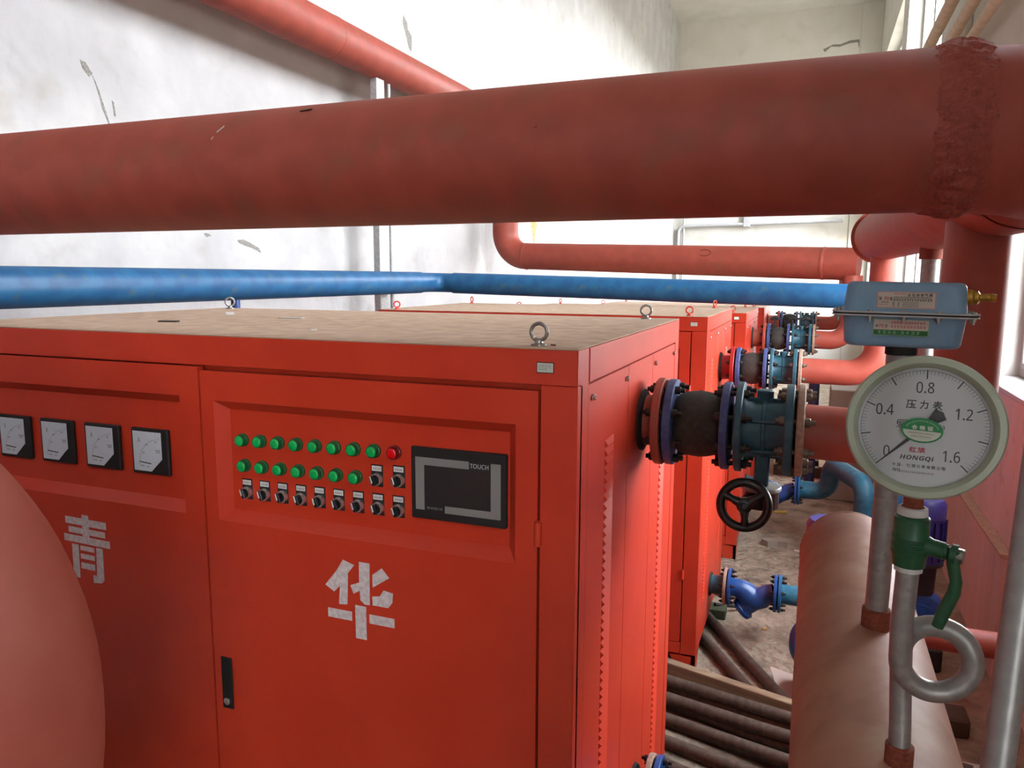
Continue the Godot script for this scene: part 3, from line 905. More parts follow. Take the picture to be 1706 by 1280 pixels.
func bolt_ring(parent: Node3D, x0: float, x1: float, y: float, z: float, r: float, count: int, m: Material, size := 0.012, turn := 0.0) -> void:
	# studs through a pair of flanges, nut at either end
	var key := "%0.3f_%0.3f" % [x1 - x0, size]
	if not bolt_cache.has(key):
		var mb := MB.new()
		var L := x1 - x0
		mb.lathe(xaxis(Vector3.ZERO), [Vector2(0, -0.022), Vector2(size * 0.55, -0.022), Vector2(size * 0.55, L + 0.026), Vector2(0, L + 0.026)], 8)
		mb.lathe(xaxis(Vector3(-0.014, 0, 0)), [Vector2(0, 0), Vector2(size * 0.9, 0), Vector2(size, 0.002), Vector2(size, 0.013), Vector2(0, 0.013)], 6, 2.0)
		mb.lathe(xaxis(Vector3(L, 0, 0)), [Vector2(0, 0), Vector2(size, 0.0), Vector2(size, 0.012), Vector2(size * 0.9, 0.014), Vector2(0, 0.014)], 6, 2.0)
		bolt_cache[key] = mb.mesh()
	for k in count:
		var a := TAU * (k + 0.5) / count + turn
		inst(bolt_cache[key], "bolt", m, parent, Transform3D(Basis(Vector3.RIGHT, a * 0.7), Vector3(x0, y + sin(a) * r, z + cos(a) * r) - parent.position))

# one outlet branch: stub, rubber joint, butterfly valve and the pipe beyond
func outlet(xw: float, dx: float, y: float, z: float, path: Array, where: String, pm: Material, stub_m: Material, wheel: bool, gear_near: bool) -> void:
	var o := Vector3(0, y, z)
	var X := func(x: float) -> Vector3: return Vector3(x + dx, y, z)
	var R := 0.07
	var FR := 0.12
	var mb := MB.new()
	# stub of the boiler
	var st := thing("outlet_stub", "dark red flanged outlet stub on the side of the %s" % where, "pipe", Vector3(xw, y, z), "outlet stubs")
	mb.lathe(xaxis(Vector3(xw, y, z)), [Vector2(0.05, 0), Vector2(R, 0), Vector2(R, -0.381 + dx - xw), Vector2(0.05, -0.381 + dx - xw)], 40)
	obj(mb, "tube", stub_m, st)
	mb = MB.new()
	mb.lathe(xaxis(Vector3(xw, y, z)), [Vector2(R, 0), Vector2(R + 0.016, 0), Vector2(R + 0.016, 0.006), Vector2(R + 0.006, 0.012), Vector2(R, 0.012)], 40)
	obj(mb, "rubber_collar", M.gasket, st)
	mb = MB.new()
	mb.lathe(xaxis(X.call(-0.385)), flange_prof(FR, 0.05, 0.022), 48)
	obj(mb, "flange", stub_m, st)
	# rubber joint
	var rj := thing("rubber_expansion_joint", "black rubber joint between blue flanges by the %s" % where, "pipe joint", X.call(-0.36), "rubber expansion joints")
	mb = MB.new()
	mb.lathe(xaxis(X.call(-0.363)), [Vector2(0.05, 0), Vector2(0.1, 0), Vector2(0.1, 0.008), Vector2(0.05, 0.008)], 40)
	obj(mb, "gasket", M.gasket, rj)
	for q in [[-0.355, 0.023], [-0.208, 0.02]]:
		mb = MB.new()
		mb.lathe(xaxis(X.call(q[0])), flange_prof(FR - 0.002, 0.06, q[1]), 48)
		obj(mb, "flange", M.blue_flange, rj)
	mb = MB.new()
	var prof := []
	for k in 13:
		var f := k / 12.0
		prof.append(Vector2(0.071 + 0.019 * pow(sin(PI * f), 0.6), 0.124 * f))
	mb.lathe(xaxis(X.call(-0.332)), prof, 48, 0.5)
	var rb := obj(mb, "rubber_bellows", M.rubber, rj)
	for k in 10:
		var a := TAU * k / 10.0
		mb = MB.new()
		mb.box(Transform3D(Basis(Vector3.RIGHT, a), (X.call(-0.27) as Vector3) + Basis(Vector3.RIGHT, a) * Vector3(0, 0.0905, 0)), Vector3(0.003, 0.006, 0.004))
		obj(mb, "moulding_pip", M.rubber, rb)
	bolt_ring(rj, -0.385 + dx, -0.332 + dx, y, z, FR - 0.019, 8, M.bolt_dark)
	# butterfly valve
	var bv := thing("butterfly_valve", "teal flanged butterfly valve on the outlet pipe of the %s" % where, "valve", X.call(-0.1), "butterfly valves")
	for q in [[-0.172, 0.018], [-0.05, 0.021]]:
		mb = MB.new()
		mb.lathe(xaxis(X.call(q[0])), flange_prof(FR, 0.06, q[1]), 48)
		obj(mb, "flange", M.teal, bv)
	mb = MB.new()
	mb.lathe(xaxis(X.call(-0.154)), [Vector2(0.08, 0), Vector2(0.075, 0.01), Vector2(0.075, 0.094), Vector2(0.08, 0.104)], 48)
	mb.lathe(xaxis(X.call(-0.108)), [Vector2(0.075, 0), Vector2(0.079, 0.002), Vector2(0.079, 0.010), Vector2(0.075, 0.012)], 48)
	var body := obj(mb, "body", M.teal, bv)
	for k in 6:
		var a := TAU * (k + 0.15) / 6
		mb = MB.new()
		mb.box(Transform3D(Basis(Vector3.RIGHT, a), (X.call(-0.102) as Vector3) + Basis(Vector3.RIGHT, a) * Vector3(0, 0.078, 0)), Vector3(0.1, 0.012, 0.007), 0.002)
		obj(mb, "rib", M.teal, body)
	mb = MB.new()
	mb.lathe(Transform3D(Basis(), X.call(-0.103) + Vector3(0, 0.06, 0)), [Vector2(0.021, 0), Vector2(0.021, 0.040), Vector2(0.018, 0.043), Vector2(0, 0.043)], 28)
	obj(mb, "stem_cap", M.teal, bv)
	bolt_ring(bv, -0.208 + dx, -0.154 + dx, y, z, FR - 0.019, 8, M.bolt_dark)
	if wheel:
		mb = MB.new()
		var c0: Vector3 = X.call(-0.103)
		mb.bx(c0 + Vector3(-0.019, -0.155, -0.02), c0 + Vector3(0.019, -0.06, 0.02), 0.004)
		obj(mb, "neck", M.teal, bv)
		mb = MB.new()
		mb.lathe(Transform3D(Basis(), c0 + Vector3(0, -0.167, 0)), flange_prof(0.052, 0.0, 0.012), 36)
		obj(mb, "top_flange", M.plate_grey, bv)
		mb = MB.new()
		var gp := PackedVector2Array()
		for k in 20:
			var a := TAU * k / 20
			gp.append(Vector2(cos(a) * 0.047, sin(a) * 0.045))
		mb.prism(Transform3D(Basis(Vector3(1, 0, 0), Vector3(0, 0, 1), Vector3(0, -1, 0)), c0 + Vector3(0, -0.168, 0)), gp, 0.045)
		mb.lathe(along(c0 + Vector3(-0.03, -0.19, 0.02), Vector3(0.0, 0.04, 1)), [Vector2(0.018, 0), Vector2(0.018, 0.035), Vector2(0.010, 0.042), Vector2(0.010, 0.075), Vector2(0, 0.075)], 20)
		obj(mb, "gearbox", M.black, bv)
		# hand wheel faces the passage
		var wt := along(c0 + Vector3(-0.034, -0.186, 0.10), Vector3(0.12, 0.1, 1))
		mb = MB.new()
		var rp := []
		for k in 49:
			var a := TAU * k / 48
			rp.append(wt * Vector3(cos(a) * 0.059, 0, sin(a) * 0.059))
		mb.tube(rp, 0.0118, 12, false)
		var hw := obj(mb, "hand_wheel", M.black, bv)
		mb = MB.new()
		mb.lathe(wt, [Vector2(0, -0.01), Vector2(0.02, -0.01), Vector2(0.02, 0.01), Vector2(0.016, 0.013), Vector2(0.008, 0.014), Vector2(0.007, 0.02), Vector2(0, 0.02)], 24)
		obj(mb, "hub", M.black, hw)
		for k in 3:
			var a := TAU * k / 3 + 0.45
			mb = MB.new()
			mb.tube([wt * (Vector3(cos(a), 0, sin(a)) * 0.012), wt * (Vector3(cos(a), 0, sin(a)) * 0.035), wt * (Vector3(cos(a), 0, sin(a)) * 0.056)], [0.014, 0.009, 0.013], 10)
			obj(mb, "spoke", M.black, hw)
	elif gear_near:
		# lever locks that stand up over the flanges
		for x in [-0.30, -0.17, -0.075]:
			mb = MB.new()
			var c0: Vector3 = X.call(x) + Vector3(0, 0.115, 0)
			mb.bx(c0 + Vector3(-0.008, -0.03, -0.008), c0 + Vector3(0.008, 0.035, 0.008), 0.002)
			mb.box(Transform3D(Basis(Vector3.BACK, 0.5), c0 + Vector3(-0.016, 0.045, 0)), Vector3(0.045, 0.022, 0.02), 0.005)
			mb.box(Transform3D(Basis(Vector3.BACK, -0.5), c0 + Vector3(0.016, 0.045, 0)), Vector3(0.045, 0.022, 0.02), 0.005)
			obj(mb, "wing_lock", M.black_matt, bv)
	# pipe beyond the valve
	var pp := thing("outlet_pipe", "red steel outlet pipe rising beyond the teal valve of the %s" % where, "pipe", X.call(0.0), "outlet pipes")
	mb = MB.new()
	mb.lathe(xaxis(X.call(-0.029)), [Vector2(0.05, 0), Vector2(0.1, 0), Vector2(0.1, 0.007), Vector2(0.05, 0.007)], 40)
	obj(mb, "gasket", M.gasket, pp)
	mb = MB.new()
	mb.lathe(xaxis(X.call(-0.022)), flange_prof(FR, 0.05, 0.019), 48)
	obj(mb, "flange", M.tan_flange, pp)
	mb = MB.new()
	mb.tube(path, R, 40)
	obj(mb, "tube", pm, pp)
	bolt_ring(pp, -0.05 + dx, -0.003 + dx, y, z, FR - 0.019, 8, M.bolt)

func weld_ring(mb: MB, t: Transform3D, r: float, w: float, amp: float, seed_: int, rows := 8, segs := 72) -> void:
	var f := FastNoiseLite.new()
	f.seed = seed_
	f.frequency = 1.0
	f.fractal_octaves = 3
	var P := func(i: int, k: int) -> Vector3:
		var u := float(i) / rows
		var a := TAU * (k % segs) / segs
		var edge := pow(sin(PI * u), 0.9)
		var s := f.get_noise_3d(cos(a) * r / w * 7.0, sin(a) * r / w * 7.0, u * 2.2)
		var rr := r - 0.001 + edge * amp * (0.9 + 0.9 * s)
		var dw := w * 0.14 * f.get_noise_3d(cos(a) * 4.0, sin(a) * 4.0, 30.0)
		return t * Vector3(cos(a) * rr, (u - 0.5) * w + dw, sin(a) * rr)
	var pts := []
	for i in rows + 1:
		var row := []
		for k in segs:
			row.append(P.call(i, k))
		pts.append(row)
	var nn := []
	for i in rows + 1:
		var row := []
		for k in segs:
			var du: Vector3 = pts[min(i + 1, rows)][k] - pts[max(i - 1, 0)][k]
			var dv: Vector3 = pts[i][(k + 1) % segs] - pts[i][(k + segs - 1) % segs]
			var q := du.cross(dv).normalized()
			var rad: Vector3 = pts[i][k] - (t * Vector3(0, (float(i) / rows - 0.5) * w, 0))
			row.append(q if q.dot(rad) > 0 else -q)
		nn.append(row)
	for i in rows:
		for k in segs:
			var k1 := (k + 1) % segs
			mb.quadn(pts[i][k], pts[i][k1], pts[i + 1][k1], pts[i + 1][k], nn[i][k], nn[i][k1], nn[i + 1][k1], nn[i + 1][k])

func straight(a: Vector3, b: Vector3, n := 2) -> Array:
	var o := []
	for k in n + 1:
		o.append(a.lerp(b, float(k) / n))
	return o

func overhead_pipes() -> void:
	var r := 0.137
	# the big pipe across the front and the elbow that turns it into the header
	var p := thing("overhead_main_pipe", "large dull red pipe crossing the whole picture overhead", "pipe", Vector3(-1.4, 2.36, -1.549))
	var y := 2.36
	var mb := MB.new()
	mb.tube(straight(Vector3(WALL_L + 0.01, y - 0.005, -1.549), Vector3(0.19, y, -1.549), 6), r, 64, false)
	obj(mb, "tube", M.pipe, p)
	mb = MB.new()
	weld_ring(mb, along(Vector3(0.205, y, -1.549), Vector3.RIGHT), r, 0.085, 0.0105, 7, 16, 150)
	say(obj(mb, "weld_bead", M.weld, p), "broad rough weld seam round the pipe")
	mb = MB.new()
	var ex := 0.40
	var elbow := bend([Vector3(0.19, y, -1.549), Vector3(ex, y - 0.01, -1.549), Vector3(ex - 0.01, y - 0.02, -1.85)], 0.19, 14)
	mb.tube(elbow, r, 56, false)
	obj(mb, "elbow", M.pipe, p)
	for q in [[Vector3(-1.272, 2.436, -1.434), 0.022, 0.0035, 0.9, M.label_cream], [Vector3(-1.287, 2.415, -1.425), 0.008, 0.002, 1.0, M.label_cream], [Vector3(-0.509, 2.39, -1.4155), 0.008, 0.005, 0.3, M.pipe], [Vector3(-1.06, 2.468, -1.4645), 0.03, 0.005, 0.15, M.bolt_dark]]:
		var out: Vector3 = (q[0] - Vector3(q[0].x, y, -1.549)).normalized()
		mb = MB.new()
		mb.box(facing(Vector3(q[0].x, y, -1.549) + out * (r + 0.0002), out) * Transform3D(Basis(Vector3.BACK, q[3]), Vector3.ZERO), Vector3(q[1], q[2], 0.0012))
		obj(mb, "paint_chip", q[4], p)
	var hd := thing("header_pipe", "thick red header pipe with flat end cap running away above the gauge", "pipe", Vector3(0.36, 2.34, -3.4))
	mb = MB.new()
	mb.tube([Vector3(ex - 0.01, y - 0.02, -1.80), Vector3(0.36, 2.338, -3.4), Vector3(0.335, 2.338, -4.86)], r, 56, false)
	obj(mb, "tube", M.pipe, hd)
	mb = MB.new()
	mb.lathe(along(Vector3(0.335, 2.338, -4.86), Vector3(0, 0, -1)), [Vector2(0, -0.01), Vector2(r + 0.018, -0.01), Vector2(r + 0.018, 0.004), Vector2(0, 0.004)], 48)
	obj(mb, "end_cap", M.pipe, hd)
	# upper pipe along the left wall, down and across
	p = thing("upper_wall_pipe", "red pipe high along the white left wall that drops and crosses the room", "pipe", Vector3(-2.85, 3.556, -3))
	r = 0.125
	mb = MB.new()
	var path := bend([Vector3(-2.85, 3.556, WALL_NEAR - 0.01), Vector3(-2.85, 3.556, -7.1), Vector3(-2.85, 2.302, -7.1), Vector3(0.31, 2.205, -6.44)], 0.24, 12)
	mb.tube(path, r, 48)
	obj(mb, "tube", M.pipe, p)
	for q in [[Vector3(-2.85, 3.556, -4.2), Vector3(0, 0, 1)], [Vector3(-2.60, 2.294, -7.045), Vector3(1, -0.03, 0.2)], [Vector3(0.06, 2.213, -6.49), Vector3(1, -0.03, 0.2)]]:
		mb = MB.new()
		weld_ring(mb, along(q[0], q[1]), r, 0.03, 0.005, 15, 4, 60)
		obj(mb, "weld_bead", M.pipe, p)
	mb = MB.new()
	var cr := []
	var cb := Basis(Vector3(0.979, -0.03, 0.2), 0.55)
	for k in 25:
		var a := TAU * k / 24
		cr.append(Vector3(-0.86 + cos(a) * 0.05, 2.245 + sin(a) * 0.025 + 0.115 * 0.5, -6.685 + 0.125 * 0.86 + cos(a) * 0.012 - sin(a) * 0.015))
	mb.tube(cr, 0.005, 6, false)
	obj(mb, "sleeve_scar", M.rust, p)
	# blue pipe: along the left and across
	var b := thing("blue_water_pipe", "long bright blue pipe bent behind the cabinets under the red pipes", "pipe", Vector3(-2.68, 2.06, -3))
	mb = MB.new()
	mb.tube([Vector3(-2.68, 2.062, WALL_NEAR - 0.01), Vector3(-2.68, 2.06, -2), Vector3(-2.68, 2.056, -5.0)], 0.0765, 40, true)
	obj(mb, "tube", M.blue, b)
	mb = MB.new()
	mb.tube(bend([Vector3(-2.68, 2.056, -4.95), Vector3(-2.68, 2.056, -5.24), Vector3(-2.40, 2.05, -5.24)], 0.12, 8), 0.071, 36, false)
	obj(mb, "elbow", M.blue, b)
	mb = MB.new()
	mb.tube(bend([Vector3(-2.52, 2.052, -5.24), Vector3(0.56, 1.982, -5.2), Vector3(0.56, 0.35, -5.2)], 0.16, 10), 0.0765, 40, true)
	obj(mb, "tube", M.blue, b)
	mb = MB.new()
	mb.tube([Vector3(-2.68, 2.0, -3.07), Vector3(-2.68, 0.0, -3.07)], 0.022, 16)
	obj(mb, "support_leg", M.blue_vivid, b)
	# strut below the upper pipe
	var s := thing("support_channel", "galvanised upright channel standing below the upper red pipe", "support", Vector3(-2.85, 0, -4.74))
	mb = MB.new()
	for q in [[-4.795, -4.788], [-4.702, -4.695]]:
		mb.bx(Vector3(-2.875, 0, q[0]), Vector3(-2.828, 3.43, q[1]), 0.002)
	mb.bx(Vector3(-2.832, 0, -4.795), Vector3(-2.825, 3.43, -4.695), 0.002)
	obj(mb, "channel", M.galv, s)
	mb = MB.new()
	mb.tube([Vector3(-2.83, 0.0, -4.86), Vector3(-2.83, 3.42, -4.86)], 0.012, 12)
	obj(mb, "rod", M.galv, s)
	# conduit on the far wall
	var c := thing("cable_conduit", "thin grey conduit fixed across the far wall", "conduit", Vector3(-1.2, 3.3, WALL_FAR + 0.085))
	mb = MB.new()
	mb.tube(bend([Vector3(-2.98, 0.05, WALL_FAR + 0.085), Vector3(-2.98, 3.24, WALL_FAR + 0.085), Vector3(0.5, 3.30, WALL_FAR + 0.085)], 0.15, 8), 0.04, 12)
	mb.tube([Vector3(-2.86, 0.05, WALL_FAR + 0.085), Vector3(-2.86, 3.9, WALL_FAR + 0.085)], 0.025, 10)
	obj(mb, "conduit_tube", M.galv, c)
	mb = MB.new()
	mb.bx(Vector3(-1.55, 3.2, WALL_FAR + 0.034), Vector3(-1.40, 3.5, WALL_FAR + 0.13), 0.01)
	obj(mb, "bracket", M.galv, c)
	# lagged pipes high on the window wall
	var lag := ["lowest cream lagged pipe high beside the windows", "middle cream lagged pipe high beside the windows", "topmost cream lagged pipe high beside the windows"]
	var k := 0
	for q in [[0.93, 3.77, 0.035], [0.88, 3.92, 0.04], [0.80, 4.05, 0.045]]:
		mb = MB.new()
		mb.tube(straight(Vector3(q[0], q[1], WALL_NEAR - 0.02), Vector3(q[0], q[1], WALL_FAR + 0.02), 4), q[2], 20)
		one(mb, "lagged_pipe", M.lagging, lag[k], "pipe", Vector3(q[0], q[1], -6), "lagged pipes on the window wall")
		k += 1
	# thin silver drop from the header, seen above the air vent
	var d := thing("silver_drop_pipe", "thin silver pipe dropping from the red header behind the air vent", "pipe", Vector3(0.352, 0, -2.95))
	mb = MB.new()
	mb.tube([Vector3(0.362, 2.22, -2.95), Vector3(0.362, 1.35, -2.95), Vector3(0.362, 0.02, -2.95)], 0.029, 24)
	obj(mb, "tube", M.silver, d)
	mb = MB.new()
	mb.lathe(Transform3D(Basis(), Vector3(0.362, 2.17, -2.95)), [Vector2(0.02, 0), Vector2(0.037, 0), Vector2(0.037, 0.045), Vector2(0.02, 0.045)], 24)
	obj(mb, "socket", M.rust, d)

func strainer(xw: float, dx: float, y: float, z: float, where: String, run: Array, fat := 1.0) -> void:
	# return branch with a blue Y strainer low on the cabinet side
	var R := 0.056 * fat
	var FR := 0.108 * (0.4 + 0.6 * fat)
	var X := func(x: float) -> Vector3: return Vector3(x + dx, y, z)
	var st := thing("return_stub", "dark flanged return stub low on the %s" % where, "pipe", Vector3(xw, y, z), "return stubs")
	var mb := MB.new()
	mb.lathe(xaxis(Vector3(xw, y, z)), [Vector2(0.04, 0), Vector2(R, 0), Vector2(R, dx - xw + 0.002), Vector2(0.04, dx - xw + 0.002)], 36)
	obj(mb, "tube", M.teal, st)
	mb = MB.new()
	mb.lathe(xaxis(Vector3(xw, y, z)), [Vector2(R, 0), Vector2(R + 0.016, 0), Vector2(R + 0.012, 0.01), Vector2(R, 0.01)], 36)
	obj(mb, "rubber_collar", M.gasket, st)
	mb = MB.new()
	mb.lathe(xaxis(X.call(0.0)), flange_prof(FR, 0.04, 0.018), 40)
	obj(mb, "flange", M.tan_flange, st)
	var s := thing("y_strainer", "glossy blue Y strainer with a bolted cover beside the %s" % where, "strainer", X.call(0.15), "blue strainers")
	mb = MB.new()
	mb.lathe(xaxis(X.call(0.018)), [Vector2(0.04, 0), Vector2(0.09, 0), Vector2(0.09, 0.006), Vector2(0.04, 0.006)], 36)
	obj(mb, "gasket", M.gasket, s)
	for fx in [0.024, 0.282]:
		mb = MB.new()
		mb.lathe(xaxis(X.call(fx)), flange_prof(FR, 0.04, 0.018), 40)
		obj(mb, "flange", M.blue_vivid, s)
	mb = MB.new()
	var c: Vector3 = X.call(0.16)
	mb.tube([X.call(0.04), X.call(0.075) + Vector3(0, 0.0, 0), X.call(0.115) + Vector3(0, -0.014, 0), X.call(0.15) + Vector3(0, -0.04, 0), X.call(0.185) + Vector3(0, -0.055, 0), X.call(0.22) + Vector3(0, -0.04, 0), X.call(0.25) + Vector3(0, -0.012, 0), X.call(0.284)], [0.052, 0.054, 0.06, 0.066, 0.066, 0.06, 0.054, 0.052], 32, false)
	mb.tube([X.call(0.215) + Vector3(0, -0.03, 0), X.call(0.165) + Vector3(0, -0.075, 0), X.call(0.118) + Vector3(0, -0.118, 0)], [0.05, 0.055, 0.05], 32)
	obj(mb, "body", M.blue_vivid, s)
	mb = MB.new()
	mb.lathe(along(X.call(0.124) + Vector3(0, -0.113, 0), Vector3(-0.74, -0.67, 0)), flange_prof(0.068, 0.0, 0.014), 32)
	mb.lathe(along(X.call(0.112) + Vector3(0, -0.124, 0), Vector3(-0.74, -0.67, 0)), flange_prof(0.066, 0.0, 0.012), 32)
	obj(mb, "cover", M.blue_vivid, s)
	bolt_ring(s, 0.0 + dx, 0.042 + dx, y, z, FR - 0.018, 8, M.bolt_dark, 0.010)
	var rp := thing("return_pipe", "blue return pipe running from the strainer of the %s" % where, "pipe", X.call(0.3), "return pipes")
	mb = MB.new()
	mb.lathe(xaxis(X.call(0.300)), [Vector2(0.04, 0), Vector2(0.09, 0), Vector2(0.09, 0.006), Vector2(0.04, 0.006)], 36)
	obj(mb, "gasket", M.gasket, rp)
	mb = MB.new()
	mb.lathe(xaxis(X.call(0.306)), flange_prof(FR, 0.04, 0.018), 40)
	obj(mb, "flange", M.blue, rp)
	mb = MB.new()
	mb.tube(run, R, 32)
	obj(mb, "tube", M.teal_pipe, rp)
	bolt_ring(rp, 0.282 + dx, 0.324 + dx, y, z, FR - 0.018, 8, M.bolt_dark, 0.010)

# ------------------------------------------------------------------ header drum, gauge, vent
const TX := 0.113
const TY := 1.44
const TR := 0.1095

func drum() -> void:
	var t := thing("header_drum", "long dusty red-brown drum lying on legs below the pressure gauge", "drum", Vector3(TX, 0, -1.1))
	var mb := MB.new()
	var prof := []
	for k in 9:
		var a := PI * 0.5 * k / 8
		prof.append(Vector2(TR * sin(a), -0.05 * cos(a)))
	for k in 9:
		var a := PI * 0.5 * k / 8
		prof.append(Vector2(TR * cos(a), 1.74 + 0.05 * sin(a)))
	mb.lathe(along(Vector3(TX, TY, -0.22), Vector3(0, 0, -1)), prof, 72, 0.5)
	obj(mb, "shell", M.tank, t)
	mb = MB.new()
	weld_ring(mb, along(Vector3(TX, TY, -1.955), Vector3(0, 0, -1)), TR, 0.012, 0.002, 3, 4, 60)
	obj(mb, "weld_bead", M.tank, t)
	for z in [-0.5, -1.7]:
		mb = MB.new()
		mb.bx(Vector3(TX - 0.05, 0, z - 0.05), Vector3(TX + 0.05, TY - 0.09, z + 0.05), 0.004)
		mb.bx(Vector3(TX - 0.08, 0, z - 0.08), Vector3(TX + 0.08, 0.012, z + 0.08), 0.002)
		obj(mb, "leg", M.pipe, t)
	for q in [[0.1225, -1.31, 0.0215, 0.042], [0.122, -0.93, 0.0155, 0.034], [0.122, -0.54, 0.0165, 0.034]]:
		mb = MB.new()
		mb.lathe(Transform3D(Basis(), Vector3(q[0], TY + TR - 0.012, q[1])), [Vector2(q[2], 0), Vector2(q[2], q[3]), Vector2(q[2] - 0.004, q[3] + 0.001), Vector2(0, q[3] + 0.001)], 24)
		say(obj(mb, "threaded_stub", M.rust, t), "rusty welded pipe stub")

func silver_pipes() -> void:
	var p := thing("vent_riser_pipe", "silver painted riser pipe from the drum up to the air vent", "pipe", Vector3(0.1225, 1.55, -1.31))
	var mb := MB.new()
	mb.tube([Vector3(0.1225, 1.575, -1.31), Vector3(0.124, 1.75, -1.31), Vector3(0.127, 1.985, -1.305)], 0.0175, 28)
	obj(mb, "tube", M.silver, p)
	mb = MB.new()
	mb.lathe(Transform3D(Basis(), Vector3(0.1225, 1.571, -1.31)), [Vector2(0.0175, 0), Vector2(0.0186, 0.001), Vector2(0.0186, 0.007), Vector2(0.0175, 0.009)], 24)
	obj(mb, "sealing_tape", M.tape, p)
	p = thing("near_riser_pipe", "silver riser pipe closest to the eye at the right edge", "pipe", Vector3(0.123, 1.55, -0.545))
	mb = MB.new()
	mb.tube([Vector3(0.123, 1.57, -0.545), Vector3(0.151, 1.86, -0.626), Vector3(0.205, 2.41, -0.783)], 0.0106, 24)
	obj(mb, "tube", M.silver, p)
	mb = MB.new()
	mb.lathe(along(Vector3(0.204, 2.40, -0.78), Vector3(0.022, 0.23, -0.066)), [Vector2(0.012, 0), Vector2(0.018, 0), Vector2(0.018, 0.03), Vector2(0, 0.03)], 20)
	obj(mb, "end_cap", M.silver, p)
	# siphon with its ring
	p = thing("gauge_siphon", "silver siphon pipe with a coiled ring below the green valve", "pipe", Vector3(0.12, 1.55, -0.93))
	mb = MB.new()
	var path := [Vector3(0.1145, 1.80, -0.918), Vector3(0.1135, 1.76, -0.918), Vector3(0.1125, 1.72, -0.918)]
	var cx := 0.1495
	var cy := 1.683
	var R := 0.036
	for k in 41:
		var f := k / 40.0
		var a := PI + TAU * f
		path.append(Vector3(cx + cos(a) * R + 0.004 * f, cy + sin(a) * R, -0.918 - 0.027 * f))
	path.append(Vector3(0.119, 1.65, -0.945))
	path.append(Vector3(0.1215, 1.60, -0.940))
	path.append(Vector3(0.122, 1.560, -0.93))
	mb.tube(path, 0.0118, 24)
	obj(mb, "tube", M.silver, p)
	mb = MB.new()
	mb.lathe(Transform3D(Basis(), Vector3(0.122, 1.561, -0.93)), [Vector2(0.0125, 0), Vector2(0.0142, 0.001), Vector2(0.0142, 0.006), Vector2(0.0125, 0.008)], 24)
	obj(mb, "sealing_tape", M.tape, p)
	mb = MB.new()
	mb.lathe(Transform3D(Basis(), Vector3(0.1145, 1.787, -0.918)), [Vector2(0.0125, 0), Vector2(0.0145, 0.001), Vector2(0.0145, 0.008), Vector2(0.0125, 0.009)], 24)
	obj(mb, "sealing_tape", M.tape, p)

func gauge_valve() -> void:
	var v := thing("ball_valve", "dark green ball valve with hanging lever below the gauge", "valve", Vector3(0.1145, 1.80, -0.918))
	var at := Vector3(0.1145, 1.793, -0.918)
	var mb := MB.new()
	mb.lathe(Transform3D(Basis(), at), [Vector2(0.012, 0), Vector2(0.0165, 0.001), Vector2(0.0175, 0.010), Vector2(0.0182, 0.014), Vector2(0.0190, 0.016), Vector2(0.0190, 0.036), Vector2(0.0180, 0.039), Vector2(0.0180, 0.056), Vector2(0.016, 0.058), Vector2(0.010, 0.058)], 36)
	var d := Vector3(0.94, -0.10, 0.32).normalized()
	mb.lathe(along(at + Vector3(0, 0.028, 0), d), [Vector2(0.011, 0.0), Vector2(0.011, 0.018), Vector2(0.0095, 0.022), Vector2(0.0095, 0.034), Vector2(0, 0.034)], 24)
	obj(mb, "body", M.green, v)
	mb = MB.new()
	for k in 6:
		mb.lathe(Transform3D(Basis(), at + Vector3(0, 0.017 + 0.003 * k, 0)), [Vector2(0.0188, 0), Vector2(0.0196, 0.0006), Vector2(0.0196, 0.0012), Vector2(0.0188, 0.0018)], 32)
	obj(mb, "body_thread", M.green, v)
	var hub := at + Vector3(0, 0.028, 0) + d * 0.034
	mb = MB.new()
	mb.lathe(along(hub, d), [Vector2(0, 0), Vector2(0.0085, 0), Vector2(0.0085, 0.003), Vector2(0.0065, 0.003), Vector2(0.0065, 0.006), Vector2(0.0105, 0.006), Vector2(0.0105, 0.012), Vector2(0, 0.012)], 24)
	obj(mb, "packing_nut", M.green, v)
	mb = MB.new()
	mb.lathe(along(hub + d * 0.012, d), [Vector2(0, 0), Vector2(0.008, 0), Vector2(0.008, 0.006), Vector2(0.007, 0.007), Vector2(0, 0.007)], 6, 2.0)
	obj(mb, "lever_nut", M.steel, v)
	mb = MB.new()
	var h0 := hub + d * 0.009
	var lever := [h0 + Vector3(0, 0.004, 0), h0 + Vector3(0.0, -0.012, 0.001), h0 + Vector3(0.004, -0.03, 0.002), h0 + Vector3(0.003, -0.042, 0.002), h0 + Vector3(-0.005, -0.065, 0.002), h0 + Vector3(-0.010, -0.083, 0.002)]
	mb.tube(lever, [0.0085, 0.0065, 0.0062, 0.0068, 0.0070, 0.0060], 14)
	say(obj(mb, "lever", M.green, v), "drooping dark green lever handle")

